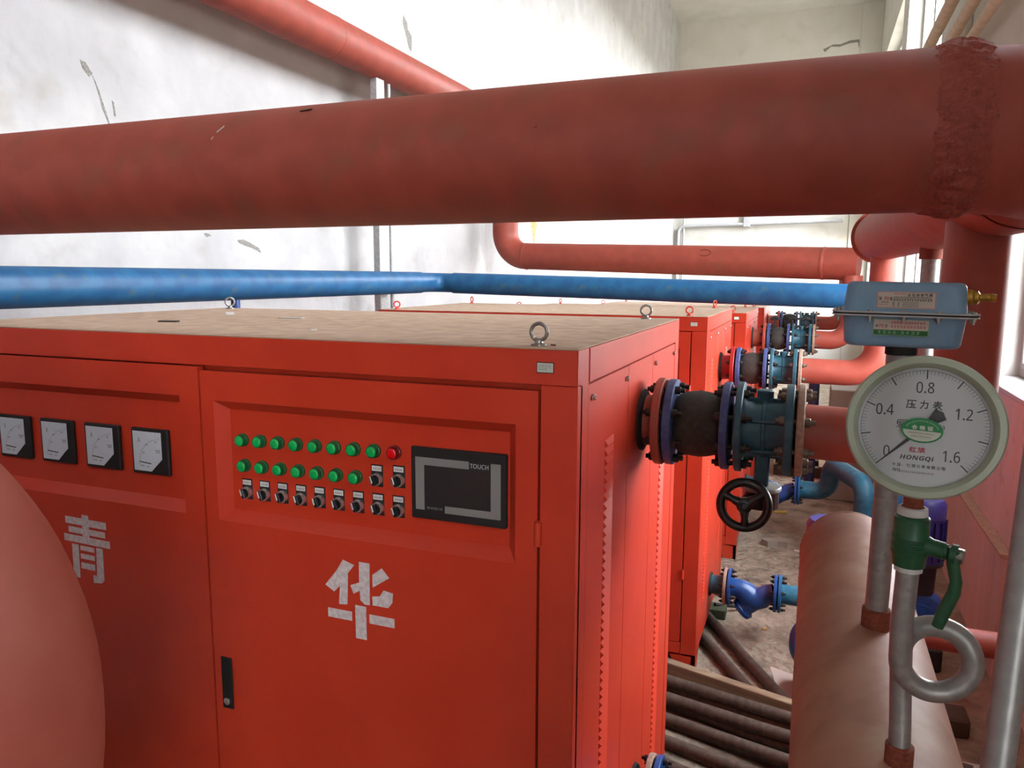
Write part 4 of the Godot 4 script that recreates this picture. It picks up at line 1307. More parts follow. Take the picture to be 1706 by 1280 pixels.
func gauge() -> void:
	var g := thing("pressure_gauge", "round pale green cased pressure gauge with white dial reading zero", "gauge", Vector3(0.1145, 1.85, -0.91))
	# the case faces the eye, a little to the right of it
	var c := Vector3(0.1165, 1.9525, -0.900)
	var d := (Vector3(0.03, 2.10, 0.0) - c).normalized()
	var t := facing(c, d)
	var up := Transform3D(t.basis * Basis(Vector3(1, 0, 0), Vector3(0, 0, 1), Vector3(0, -1, 0)), c)   # lathe axis along the view axis
	var R := 0.0765
	var mb := MB.new()
	mb.lathe(along(c, d), [Vector2(0, -0.044), Vector2(R - 0.010, -0.044), Vector2(R - 0.004, -0.040), Vector2(R - 0.004, -0.016), Vector2(R, -0.014), Vector2(R, -0.003), Vector2(R - 0.002, 0.0), Vector2(R - 0.008, 0.001), Vector2(R - 0.0125, -0.007), Vector2(R - 0.0125, -0.0125)], 72, 0.8)
	obj(mb, "case", M.gauge_case, g)
	mb = MB.new()
	mb.lathe(along(c, d), [Vector2(R - 0.011, -0.012), Vector2(0, -0.012)], 72)
	obj(mb, "dial", M.dial, g)
	mb = MB.new()
	mb.lathe(along(c, d), [Vector2(R - 0.0115, -0.0045), Vector2(0, -0.0045)], 48)
	var F := t * Transform3D(Basis(), Vector3(0, 0, -0.0119))    # on the dial, x right and y up
	# stem
	mb = MB.new()
	mb.lathe(Transform3D(Basis(), Vector3(0.1145, 1.85, -0.918)), [Vector2(0.011, 0), Vector2(0.0125, 0.002), Vector2(0.0125, 0.010), Vector2(0.010, 0.012), Vector2(0.010, 0.045), Vector2(0, 0.045)], 20)
	obj(mb, "stem", M.rust, g)
	mb = MB.new()
	mb.lathe(Transform3D(Basis(), Vector3(0.1145, 1.851, -0.918)), [Vector2(0.0125, 0), Vector2(0.0155, 0.001), Vector2(0.0150, 0.009), Vector2(0.012, 0.010)], 24)
	obj(mb, "sealing_tape", M.tape, g)
	# scale: 0 at 225 degrees, 1.6 at -45 degrees
	var rs := R - 0.0155
	mb = MB.new()
	var arc := []
	for k in 81:
		var a := deg_to_rad(225.0 - 270.0 * k / 80.0)
		var r1 := rs - (0.0085 if k % 10 == 0 else (0.0055 if k % 5 == 0 else 0.004))
		arc.append([cos(a) * rs, sin(a) * rs])
		mb.ink(F, [[[cos(a) * rs, sin(a) * rs], [cos(a) * r1, sin(a) * r1]]], 1, 1, 0.0011 if k % 10 == 0 else 0.00032)
	mb.ink(F, [arc], 1, 1, 0.00035)
	obj(mb, "scale_marks", M.ink, g)
	# numerals
	for q in [["0", -0.0340, -0.0285, 0.0165], ["0.4", -0.0385, 0.0165, 0.0165], ["0.8", -0.0010, 0.0425, 0.0165], ["1.2", 0.0365, 0.0165, 0.0165], ["1.6", 0.0275, -0.0290, 0.0165]]:
		put(latin(q[0], q[3]), "numeral", M.ink, g, F * Transform3D(Basis().scaled(Vector3(0.80, 1, 1)), Vector3(q[1], q[2], 0.0002)) * Transform3D() )
	mb = MB.new()
	write(mb, F, ["ya", "li", "biao"], -0.0178, 0.0195, 0.0092, 0.0124, 0.0010)
	obj(mb, "dial_title", M.ink, g)
	mb = MB.new()
	write(mb, F, ["hong", "qi"], -0.0120, -0.0275, 0.0065, 0.0082, 0.0009, 0.85)
	obj(mb, "red_script", M.ink_red, g)
	mb = MB.new()
	write(mb, F, ["zhong", "guo", "", "hong", "qi", "yi", "biao", "you", "xian", "gong", "si"], -0.0275, -0.0440, 0.0036, 0.0047, 0.0004)
	mb.ink(F, [[[-0.0178, -0.0424], [-0.0174, -0.0424]]], 1, 1, 0.0006)
	obj(mb, "maker_line", M.ink, g)
	put(latin("HONGQi", 0.0064, true), "lettering", M.ink, g, F * Transform3D(Basis(Vector3(1.25, 0, 0), Vector3(0.22, 1, 0), Vector3(0, 0, 1)), Vector3(-0.0045, -0.0335, 0.0002)))
	put(latin("NO", 0.0036, true), "lettering", M.ink, g, F * Transform3D(Basis(), Vector3(-0.0230, -0.0480, 0.0002)))
	put(latin("MPa", 0.0068), "lettering", M.ink, g, F * Transform3D(Basis(), Vector3(0.0135, 0.0015, 0.0002)))
	put(latin("HONGQi", 0.0042), "lettering", M.ink, g, F * Transform3D(Basis(), Vector3(-0.0165, 0.0032, 0.0002)))
	mb = MB.new()
	mb.ink(F, [[[-0.0255, 0.0048], [-0.0245, 0.0063], [-0.010, 0.0063]], [[-0.0255, 0.0048], [-0.0255, 0.002], [-0.0245, 0.0008], [-0.010, 0.0008]], [[-0.0262, -0.0012], [-0.010, -0.0012]]], 1, 1, 0.0006)
	var rng := RandomNumberGenerator.new()
	rng.seed = 77
	obj(mb, "dial_logo", M.ink, g)
	mb = MB.new()
	tiny_row(mb, F, -0.0205, -0.0500, 0.0019, 0.0021, 16, rng)
	obj(mb, "serial_number", M.ink_grey, g)
	# pointer at zero, with its broad tail
	var pa := deg_to_rad(225.0)
	var pd := Vector2(cos(pa), sin(pa))
	var pn := Vector2(-pd.y, pd.x)
	mb = MB.new()
	var poly := PackedVector2Array()
	for q in [[-0.0215, -0.0078], [-0.0245, 0.0], [-0.0215, 0.0078], [-0.004, 0.0026], [0.03, 0.0015], [rs - 0.001, 0.0003], [rs - 0.001, -0.0003], [0.03, -0.0015], [-0.004, -0.0026]]:
		poly.append(pd * q[0] + pn * q[1])
	mb.prism(F * Transform3D(Basis(), Vector3(0, 0, 0.0025)), poly, 0.0006)
	mb.lathe(along(F * Vector3(0, 0, 0.0005), d), [Vector2(0.004, 0), Vector2(0.004, 0.003), Vector2(0, 0.003)], 20)
	obj(mb, "pointer", M.black_matt, g)
	# glass and the green sticker on it
	mb = MB.new()
	mb.lathe(along(c, d), [Vector2(R - 0.0115, -0.0060), Vector2(0, -0.0060)], 48)
	obj(mb, "glass", M.glass, g)
	var S := t * Transform3D(Basis(Vector3.BACK, -0.04), Vector3(-0.0015, -0.0035, -0.0055))
	mb = MB.new()
	var el := PackedVector2Array()
	for k in 40:
		el.append(Vector2(cos(TAU * k / 40) * 0.0200, sin(TAU * k / 40) * 0.0133))
	mb.prism(S, el, 0.0003)
	var stk := obj(mb, "inspection_sticker", M.sticker_green, g)
	say(stk, "oval green and white inspection sticker")
	mb = MB.new()
	el = PackedVector2Array()
	for k in 21:
		var a := PI + PI * k / 20
		el.append(Vector2(cos(a) * 0.0180, -0.0003 + sin(a) * 0.0112))
	mb.prism(S * Transform3D(Basis(), Vector3(0, 0, 0.0003)), el, 0.0002)
	obj(mb, "white_field", M.sticker_white, stk)
	mb = MB.new()
	write(mb, S * Transform3D(Basis(), Vector3(0, 0, 0.0005)), ["he", "ge", "zheng"], -0.0098, 0.0008, 0.0050, 0.0074, 0.0009, 0.85)
	for k in 19:
		var a := deg_to_rad(160.0 - 140.0 * k / 18.0)
		tiny_row(mb, S * Transform3D(Basis(), Vector3(cos(a) * 0.0158 - 0.0006, sin(a) * 0.0102 - 0.0006, 0.0004)), 0, 0, 0.0012, 0.001, 1, rng)
	obj(mb, "white_print", M.sticker_white, stk)
	mb = MB.new()
	tiny_row(mb, S * Transform3D(Basis(), Vector3(0, 0, 0.0006)), -0.0125, -0.0038, 0.0015, 0.0019, 13, rng)
	tiny_row(mb, S * Transform3D(Basis(), Vector3(0, 0, 0.0006)), -0.0095, -0.0072, 0.0015, 0.0019, 10, rng)
	obj(mb, "grey_print", M.ink_grey, stk)

func rounded_rect(w: float, h: float, r: float, n := 5) -> PackedVector2Array:
	var o := PackedVector2Array()
	for q in [[1, 1, 0.0], [-1, 1, 0.5], [-1, -1, 1.0], [1, -1, 1.5]]:
		for k in n + 1:
			var a: float = PI * (q[2] + 0.5 * k / n)
			o.append(Vector2(q[0] * (w * 0.5 - r) + cos(a) * r, q[1] * (h * 0.5 - r) + sin(a) * r))
	return o

# a tray shape: rounded plan, rounded over the closed end; t: x across, y up (closed end up), z to the eye
func tub(mb: MB, t: Transform3D, w: float, dep: float, h: float, r: float, taper: float, round_: float) -> void:
	var rings := []
	for k in 9:
		var f := k / 8.0
		var y: float
		var inset: float
		if k < 2:
			y = (h - round_) * k
			inset = taper * k
		else:
			var a := PI * 0.5 * (k - 1) / 7.0
			y = h - round_ + sin(a) * round_
			inset = taper + (1.0 - cos(a)) * round_
		var ring := []
		for p in rounded_rect(w - 2 * inset, dep - 2 * inset, max(r - inset * 0.4, 0.004), 5):
			ring.append(Vector3(p.x, y, p.y))
		rings.append(ring)
	var m: int = rings[0].size()
	var nn := []
	for i in rings.size():
		var row := []
		for k in m:
			var du: Vector3 = rings[min(i + 1, 8)][k] - rings[max(i - 1, 0)][k]
			var dv: Vector3 = rings[i][(k + 1) % m] - rings[i][(k + m - 1) % m]
			var q := du.cross(dv).normalized()
			var ra: Vector3 = rings[i][k] - Vector3(0, h * 0.3, 0)
			row.append((t.basis * (q if q.dot(ra) > 0 else -q)).normalized())
		nn.append(row)
	for i in rings.size() - 1:
		for k in m:
			var k1 := (k + 1) % m
			mb.quadn(t * rings[i][k], t * rings[i][k1], t * rings[i + 1][k1], t * rings[i + 1][k], nn[i][k], nn[i][k1], nn[i + 1][k1], nn[i + 1][k])
	var up := t.basis * Vector3.UP
	for k in m:
		mb.tri(t * Vector3(0, h, 0), t * rings[8][k], t * rings[8][(k + 1) % m], up, up, up)

func air_vent() -> void:
	var v := thing("air_vent_valve", "pale blue boxy automatic air vent valve with white labels above the gauge", "valve", Vector3(0.1285, 2.0, -1.31))
	var c := Vector3(0.1285, 2.0555, -1.315)
	var t := Transform3D(Basis(Vector3.UP, -0.06) * Basis(Vector3.BACK, -0.012), c)
	var mb := MB.new()
	tub(mb, t * Transform3D(Basis(), Vector3(0, 0.003, 0)), 0.166, 0.098, 0.044, 0.018, 0.003, 0.008)
	obj(mb, "upper_housing", M.vent, v)
	mb = MB.new()
	tub(mb, t * Transform3D(Basis(Vector3.RIGHT, PI), Vector3(0, -0.003, 0)), 0.166, 0.098, 0.047, 0.018, 0.004, 0.009)
	obj(mb, "lower_housing", M.vent, v)
	# the two rims with a dark gasket between
	for q in [[0.0012, 0.0022, "rim", M.galv, 0.0], [-0.0034, 0.0022, "rim", M.galv, 0.0], [-0.0012, 0.0024, "rim_gasket", M.gasket, 0.002]]:
		mb = MB.new()
		mb.prism(t * Transform3D(Basis(Vector3(1, 0, 0), Vector3(0, 0, -1), Vector3(0, 1, 0)), Vector3(0, q[0], 0)), rounded_rect(0.196 - q[4], 0.128 - q[4], 0.02), q[1])
		obj(mb, q[2], q[3], v)
	for q in [[-0.089, 0.05], [-0.045, 0.057], [0.0, 0.057], [0.045, 0.057], [0.089, 0.05], [-0.09, 0.0], [0.09, 0.0], [-0.089, -0.05], [0.089, -0.05], [0.0, -0.057]]:
		inst(vent_bolt, "screw", M.steel, v, t * Transform3D(Basis(), Vector3(q[0], 0, q[1])) * Transform3D(Basis(), Vector3.ZERO))
		(v.get_child(v.get_child_count() - 1) as Node3D).position -= v.position
	# brass hose tail to the right
	var bt := t * along(Vector3(0.079, 0.026, 0), Vector3(1, 0.0, 0))
	mb = MB.new()
	mb.lathe(bt, [Vector2(0.013, 0), Vector2(0.0135, 0.001), Vector2(0.0135, 0.010), Vector2(0.012, 0.012), Vector2(0, 0.012)], 6, 2.0)
	var br := obj(mb, "brass_nut", M.brass, v)
	mb = MB.new()
	mb.lathe(bt, [Vector2(0.0095, 0.012), Vector2(0.0105, 0.013), Vector2(0.0105, 0.018), Vector2(0.0075, 0.020), Vector2(0.0058, 0.021), Vector2(0.0058, 0.028), Vector2(0.0066, 0.029), Vector2(0.0056, 0.034), Vector2(0.0066, 0.035), Vector2(0.0056, 0.041), Vector2(0.0048, 0.042), Vector2(0, 0.042)], 24)
	obj(mb, "hose_tail", M.brass, v)
	mb = MB.new()
	mb.lathe(Transform3D(Basis(), Vector3(0.1295, 1.972, -1.306)), [Vector2(0.0175, 0), Vector2(0.0205, 0), Vector2(0.0205, 0.020), Vector2(0.0175, 0.021)], 24)
	obj(mb, "base_socket", M.silver, v)
	mb = MB.new()
	mb.lathe(Transform3D(Basis(), Vector3(0.1295, 1.993, -1.306)), [Vector2(0.015, 0), Vector2(0.0225, 0), Vector2(0.0225, 0.016), Vector2(0.015, 0.018)], 24)
	obj(mb, "base_gasket", M.gasket, v)
	# labels on the faces toward the eye
	var rng := RandomNumberGenerator.new()
	rng.seed = 21
	var L := t * Transform3D(Basis(Vector3.RIGHT, -0.06), Vector3(-0.0375, 0.0085, 0.0486))
	mb = MB.new()
	mb.bx(Vector3.ZERO, Vector3(0.078, 0.0245, 0.0004))
	var lab := inst(mb.mesh(), "maker_label", M.label_cream, v, L)
	lab.position -= v.position
	mb = MB.new()
	mb.ink(Transform3D(Basis(), Vector3(0, 0, 0.0004)), [[[0.0008, 0.0008], [0.0772, 0.0008], [0.0772, 0.0237], [0.0008, 0.0237], [0.0008, 0.0008]]], 1, 1, 0.0005)
	write(mb, Transform3D(Basis(), Vector3(0, 0, 0.0004)), [], 0, 0, 0, 0, 0)
	mb.ink(Transform3D(Basis(), Vector3(0.0105, 0.0115, 0.0004)), [[[0, 0], [0, 0.005], [0.002, 0.005], [0.002, 0.0025], [0, 0.0025]], [[0.0025, 0.0025], [0.004, 0.005], [0.0056, 0.0025], [0.004, 0.0], [0.0025, 0.0025]]], 1, 1, 0.0006)
	tiny_row(mb, Transform3D(Basis(), Vector3(0, 0, 0.0004)), 0.022, 0.0205, 0.0017, 0.0019, 9, rng)
	tiny_row(mb, Transform3D(Basis(), Vector3(0, 0, 0.0004)), 0.003, 0.0048, 0.0013, 0.0015, 8, rng)
	inst(mb.mesh(), "red_print", M.ink_red, lab)
	mb = MB.new()
	var I := Transform3D(Basis(), Vector3(0, 0, 0.00045))
	write(mb, I, ["quan", "zi", "dong", "pai", "air", "fa"], 0.0405, 0.0180, 0.0043, 0.0056, 0.0005)
	tiny_row(mb, I, 0.0025, 0.0120, 0.0042, 0.005, 1, rng)
	tiny_row(mb, I, 0.0172, 0.0120, 0.0042, 0.005, 1, rng)
	tiny_row(mb, I, 0.0060, 0.0078, 0.0021, 0.0026, 4, rng)
	tiny_row(mb, I, 0.0225, 0.0152, 0.0021, 0.0025, 20, rng)
	tiny_row(mb, I, 0.0225, 0.0112, 0.0030, 0.0034, 15, rng)
	for k in 3:
		tiny_row(mb, I, 0.0215, 0.0078 - 0.0027 * k, 0.0021, 0.0068, 2, rng)
		tiny_row(mb, I, 0.034, 0.0080 - 0.0027 * k, 0.0014, 0.0017, 13, rng)
	inst(mb.mesh(), "black_print", M.ink, lab)
	# lower label: white band over a green one
	L = t * Transform3D(Basis(Vector3.RIGHT, 0.08), Vector3(-0.0395, -0.0320, 0.0478))
	mb = MB.new()
	mb.bx(Vector3.ZERO, Vector3(0.074, 0.0245, 0.0004))
	lab = inst(mb.mesh(), "pledge_label", M.label_line, v, L)
	lab.position -= v.position
	mb = MB.new()
	mb.bx(Vector3(0.001, 0.0085, 0.0004), Vector3(0.073, 0.0235, 0.0006))
	inst(mb.mesh(), "white_field", M.label_cream, lab)
	mb = MB.new()
	mb.bx(Vector3(0.001, 0.001, 0.0004), Vector3(0.073, 0.0085, 0.0006))
	inst(mb.mesh(), "green_field", M.label_dark_green, lab)
	mb = MB.new()
	I = Transform3D(Basis(), Vector3(0, 0, 0.0006))
	mb.ink(I * Transform3D(Basis(), Vector3(0.0085, 0.0118, 0)), [[[0, 0], [0, 0.005], [0.002, 0.005], [0.002, 0.0025], [0, 0.0025]], [[0.0025, 0.0025], [0.004, 0.005], [0.0056, 0.0025], [0.004, 0.0], [0.0025, 0.0025]]], 1, 1, 0.0006)
	tiny_row(mb, I, 0.0235, 0.0182, 0.0033, 0.0038, 12, rng)
	tiny_row(mb, I, 0.0235, 0.0120, 0.0033, 0.0043, 11, rng)
	inst(mb.mesh(), "red_print", M.ink_red, lab)
	mb = MB.new()
	tiny_row(mb, I, 0.003, 0.0125, 0.0036, 0.005, 1, rng)
	tiny_row(mb, I, 0.0155, 0.0125, 0.0036, 0.005, 1, rng)
	inst(mb.mesh(), "black_print", M.ink, lab)
	mb = MB.new()
	tiny_row(mb, I, 0.007, 0.0030, 0.0040, 0.0068, 4, rng)
	tiny_row(mb, I, 0.038, 0.0030, 0.0040, 0.0068, 4, rng)
	inst(mb.mesh(), "pale_print", M.label_line, lab)

var vent_bolt: ArrayMesh

# ------------------------------------------------------------------ loose things
func bar_pile() -> void:
	# steel bars thrown in front of the second cabinet; from [x, y, z] to [x, y, z]
	var rows := [
		[[-0.95, 0.030, -3.80], [0.75, 0.030, -3.36], 0.030, "dark steel bar at the back of the pile beside the plank"],
		[[-0.95, 0.090, -3.74], [0.72, 0.085, -3.40], 0.028, "upper dark bar lying just in front of the plank"],
		[[-0.95, 0.030, -3.66], [0.75, 0.030, -3.20], 0.028, "grey-brown bar third from the plank in the pile"],
		[[-0.95, 0.088, -3.58], [0.74, 0.085, -3.24], 0.029, "thick upper bar in the middle of the pile"],
		[[-0.95, 0.028, -3.52], [0.75, 0.028, -3.06], 0.026, "low dark bar in the middle of the pile"],
		[[-0.95, 0.085, -3.42], [0.74, 0.082, -3.05], 0.028, "upper bar before the middle of the pile"],
		[[-0.95, 0.028, -3.36], [0.75, 0.028, -2.90], 0.027, "low bar toward the near side of the pile"],
		[[-0.95, 0.085, -3.26], [0.73, 0.082, -2.86], 0.028, "upper bar toward the near side of the pile"],
		[[-0.95, 0.028, -3.20], [0.73, 0.028, -2.74], 0.027, "second nearest low bar of the pile"],
		[[-0.95, 0.028, -3.06], [0.73, 0.028, -2.60], 0.027, "nearest bar of the pile on the floor"],
	]
	for r in rows:
		var a := Vector3(r[0][0], r[0][1], r[0][2])
		var b := Vector3(r[1][0], r[1][1], r[1][2])
		var mb := MB.new()
		mb.tube([a, a.lerp(b, 0.5) + Vector3(0, 0.0, 0.01), b], r[2], 20)
		one(mb, "steel_bar", M.bar, r[3], "bar", (a + b) * 0.5, "steel bars on the floor")
	var k := 0
	for r in [[[-0.56, 0.03, -4.72], [0.0, 0.03, -3.74]], [[-0.58, 0.03, -4.48], [-0.16, 0.03, -3.76]]]:
		var a := Vector3(r[0][0], r[0][1], r[0][2])
		var b := Vector3(r[1][0], r[1][1], r[1][2])
		var mb := MB.new()
		mb.tube(straight(a, b, 3), 0.03, 20)
		one(mb, "steel_bar", M.bar, ["longer bar lying aslant on the floor beyond the plank", "shorter bar lying aslant close to the second cabinet"][k], "bar", (a + b) * 0.5, "steel bars on the floor")
		k += 1
	var mb := MB.new()
	var a := Vector3(-0.95, 0.06, -3.95)
	var b := Vector3(0.5, 0.075, -3.50)
	var z := (b - a).normalized()
	mb.box(Transform3D(Basis(z, Vector3.UP, z.cross(Vector3.UP)), (a + b) * 0.5 + Vector3(0, 0.0, 0)), Vector3((b - a).length(), 0.075, 0.05), 0.004)
	one(mb, "wooden_plank", M.wood, "pale weathered wooden plank lying on edge behind the steel bars", "plank", (a + b) * 0.5)
	mb = MB.new()
	mb.prism(Transform3D(Basis(Vector3(1, 0, 0), Vector3(0, 0, -1), Vector3(0, 1, 0)), Vector3(0, 0.001, 0)), V([[-0.11, 4.17], [0.02, 4.12], [0.2, 4.14], [0.2, 3.82], [0.0, 3.80], [-0.045, 3.84]]), 0.002)
	one(mb, "cardboard_sheet", M.paper, "pale pinkish cardboard sheet lying flat on the floor by the drum", "cardboard", Vector3(0.05, 0, -3.98))

func debris() -> void:
	var f := FastNoiseLite.new()
	f.seed = 4
	f.frequency = 1.0
	# broken piece of tile or stone
	var mb := MB.new()
	mb.prism(Transform3D(Basis(Vector3.UP, 0.3) * Basis(Vector3(1, 0, 0), Vector3(0, 0, -1), Vector3(0, 1, 0)), Vector3(-0.18, 0.0, -6.17)), V([[-0.1, 0.02], [-0.05, 0.06], [0.03, 0.055], [0.1, 0.01], [0.09, -0.04], [0.02, -0.02], [-0.06, -0.03]]), 0.05)
	one(mb, "stone_fragment", M.card, "broken grey stone fragment on the dim floor", "stone", Vector3(-0.18, 0, -6.17))
	mb = MB.new()
	mb.box(Transform3D(Basis(Vector3.UP, 0.2), Vector3(-0.17, 0.008, -7.1)), Vector3(0.11, 0.015, 0.04), 0.003)
	one(mb, "yellow_scrap", plain(srgb(200, 170, 60), 0.7), "small yellow scrap on the dim floor", "scrap", Vector3(-0.17, 0, -7.1))
	mb = MB.new()
	mb.box(Transform3D(Basis(Vector3.UP, -0.2), Vector3(0.0, 0.006, -6.1)), Vector3(0.07, 0.012, 0.03), 0.003)
	one(mb, "white_scrap", M.paper, "small whitish scrap beside the stone fragment", "scrap", Vector3(0.0, 0, -6.1))
	mb = MB.new()
	mb.box(Transform3D(Basis(Vector3.UP, 0.4), Vector3(-0.165, 0.006, -4.62)), Vector3(0.03, 0.012, 0.015), 0.003)
	one(mb, "tan_scrap", plain(srgb(196, 156, 88), 0.7), "tiny tan scrap on the floor below the strainer", "scrap", Vector3(-0.165, 0, -4.62))
	# dark green offcuts by the foot of the second cabinet
	mb = MB.new()
	mb.bx(Vector3(-0.50, 0, -4.78), Vector3(-0.40, 0.06, -4.66), 0.004)
	one(mb, "green_block", plain(srgb(58, 70, 46), 0.8), "dark green block by the foot of the second cabinet", "block", Vector3(-0.45, 0, -4.72))
	mb = MB.new()
	mb.tube([Vector3(-0.47, 0.07, -4.72), Vector3(-0.30, 0.02, -4.86)], 0.011, 10)
	one(mb, "black_rod", M.bolt_dark, "short black rod leaning on the dark green block", "rod", Vector3(-0.4, 0, -4.8))
	# bits on top of the first cabinet
	var y := 1.9651
	for q in [[Vector3(-1.83, y, -1.80), Vector3(0.06, 0.004, 0.02), 0.3, M.bolt_dark, "dark_leaf_scrap", "dark curled scrap on the dusty top of the nearest cabinet"], [Vector3(-1.62, y, -2.12), Vector3(0.09, 0.003, 0.02), 0.1, M.white, "white_strip", "white strip on the dusty top of the nearest cabinet"], [Vector3(-0.50, y, -1.515), Vector3(0.014, 0.003, 0.003), -0.4, M.rust, "twig", "tiny twig near the front corner of the nearest cabinet"], [Vector3(-1.95, y, -2.2), Vector3(0.03, 0.01, 0.02), 0.8, M.white, "plaster_crumb", "white plaster crumb at the back of the nearest cabinet"], [Vector3(-1.20, y, -1.66), Vector3(0.016, 0.005, 0.01), 0.5, M.white, "plaster_crumb", "white plaster crumb in the middle of the dusty top"]]:
		mb = MB.new()
		mb.box(Transform3D(Basis(Vector3.UP, q[2]), q[0] + Vector3(0, q[1].y * 0.5, 0)), q[1], 0.001)
		one(mb, q[4], q[3], q[5], "scrap", q[0])

func right_side() -> void:
	# pink boarded casing low on the window wall
	var p := thing("wall_casing", "low pink boarded casing with a tan ledge along the window wall", "casing", Vector3(1.0, 0, -5.6))
	var zs := [-4.47, -4.62, -5.35, -6.05, -6.75]
	for k in 4:
		var mb := MB.new()
		mb.bx(Vector3(0.982, 0.0, zs[k + 1] + 0.002), Vector3(1.028, 0.672, zs[k] - 0.002), 0.002)
		obj(mb, "board", M.pink_panel, p)
	var mb := MB.new()
	mb.bx(Vector3(0.972, 0.673, -6.75), Vector3(1.029, 0.695, -4.45), 0.003)
	obj(mb, "ledge", M.ledge, p)
	# brown pipe below
	mb = MB.new()
	mb.tube([Vector3(0.40, 0.735, -3.2), Vector3(1.03, 0.735, -3.2)], 0.05, 24)
	one(mb, "brown_pipe", M.pipe, "brown rusty pipe running from below the drum to the window wall", "pipe", Vector3(0.7, 0.73, -3.2))
	mb = MB.new()
	mb.lathe(xaxis(Vector3(0.67, 0.045, -3.45)), [Vector2(0, 0), Vector2(0.045, 0), Vector2(0.045, 0.12), Vector2(0, 0.12)], 24)
	one(mb, "white_pipe_end", M.white, "scuffed white pipe end on the floor by the window wall", "pipe", Vector3(0.73, 0, -3.45))
	mb = MB.new()
	mb.bx(Vector3(0.60, 0, -3.95), Vector3(0.78, 0.09, -3.80), 0.01)
	one(mb, "brown_block", M.dark_wood, "dark brown wooden block on the floor under the siphon", "block", Vector3(0.69, 0, -3.87))
	# upright pumps with violet-blue motors
	for q in [[0.63, -4.55, "dark blue upright pump on the floor beyond the green valve"], [0.13, -3.95, "dark blue upright pump hidden behind the end of the drum"]]:
		var o := thing("circulation_pump", q[2], "pump", Vector3(q[0], 0, q[1]), "upright pumps")
		var at := Vector3(q[0], 0, q[1])
		mb = MB.new()
		mb.lathe(along(at + Vector3(0, 0.27, -0.06), Vector3.BACK), [Vector2(0, 0), Vector2(0.13, 0), Vector2(0.15, 0.03), Vector2(0.15, 0.09), Vector2(0.13, 0.12), Vector2(0.085, 0.125), Vector2(0.085, 0.15), Vector2(0, 0.15)], 36)
		obj(mb, "volute", M.blue_vivid, o)
		mb = MB.new()
		mb.bx(at + Vector3(-0.12, 0, -0.12), at + Vector3(0.12, 0.13, 0.12), 0.01)
		obj(mb, "base", M.black_matt, o)
		mb = MB.new()
		mb.lathe(Transform3D(Basis(), at + Vector3(0, 0.4, 0)), [Vector2(0, 0), Vector2(0.07, 0), Vector2(0.075, 0.16), Vector2(0.105, 0.17), Vector2(0.105, 0.185), Vector2(0, 0.185)], 32)
		obj(mb, "lantern", M.black_matt, o)
		mb = MB.new()
		mb.lathe(Transform3D(Basis(), at + Vector3(0, 0.585, 0)), [Vector2(0, 0), Vector2(0.095, 0), Vector2(0.095, 0.24), Vector2(0.10, 0.245), Vector2(0.10, 0.32), Vector2(0.085, 0.345), Vector2(0, 0.345)], 32)
		var mo := obj(mb, "motor", M.purple, o)
		for k in 16:
			var a := TAU * k / 16
			mb = MB.new()
			mb.box(Transform3D(Basis(Vector3.UP, a), at + Vector3(0, 0.71, 0) + Basis(Vector3.UP, a) * Vector3(0.1, 0, 0)), Vector3(0.02, 0.22, 0.005))
			obj(mb, "cooling_fin", M.purple, mo)
	# things standing far back between pipes and windows
	mb = MB.new()
	mb.bx(Vector3(0.20, 0, -8.1), Vector3(0.62, 1.06, -7.7), 0.01)
	one(mb, "grey_carton", M.card, "grey upright carton standing at the far end of the passage", "carton", Vector3(0.41, 0, -7.9))
	mb = MB.new()
	mb.lathe(Transform3D(Basis(), Vector3(0.055, 0, -7.9)), [Vector2(0, 0), Vector2(0.05, 0), Vector2(0.05, 1.2), Vector2(0, 1.2)], 24)
	one(mb, "navy_post", plain(srgb(34, 40, 74), 0.5), "navy blue upright pipe at the far end of the passage", "pipe", Vector3(0.055, 0, -7.9))
	var pl := thing("wooden_pallet", "worn wooden pallet lying at the far end of the passage", "pallet", Vector3(0.0, 0, -8.9))
	for k in 5:
		mb = MB.new()
		mb.bx(Vector3(-0.3 + 0.15 * k, 0.11, -9.3), Vector3(-0.19 + 0.15 * k, 0.13, -8.5), 0.003)
		obj(mb, "board", M.wood, pl)
	for k in 3:
		mb = MB.new()
		mb.bx(Vector3(-0.3, 0.0, -9.3 + 0.35 * k), Vector3(0.41, 0.11, -9.2 + 0.35 * k), 0.003)
		obj(mb, "bearer", M.dark_wood, pl)

func left_drum() -> void:
	# big vessel close by on the left, only its dished end reaches into view
	var t := thing("storage_vessel", "huge dull red-brown vessel with a domed end in the near left corner", "tank", Vector3(-1.7, 0, -0.5))
	var mb := MB.new()
	var prof := []
	var R := 0.6
	for k in 17:
		var a := PI * 0.5 * k / 16
		prof.append(Vector2(R * sin(a), -0.35 * cos(a)))
	prof.append(Vector2(R, 1.4))
	prof.append(Vector2(0, 1.4))
	mb.lathe(along(Vector3(-1.065, 1.518, -0.2), Vector3(-1, 0, 0)), prof, 96, 0.5)
	obj(mb, "shell", M.tank_side, t)
	for x in [-1.25, -2.0]:
		mb = MB.new()
		mb.bx(Vector3(x - 0.06, 0, -0.5), Vector3(x + 0.06, 1.0, 0.1), 0.005)
		obj(mb, "saddle", M.pipe, t)

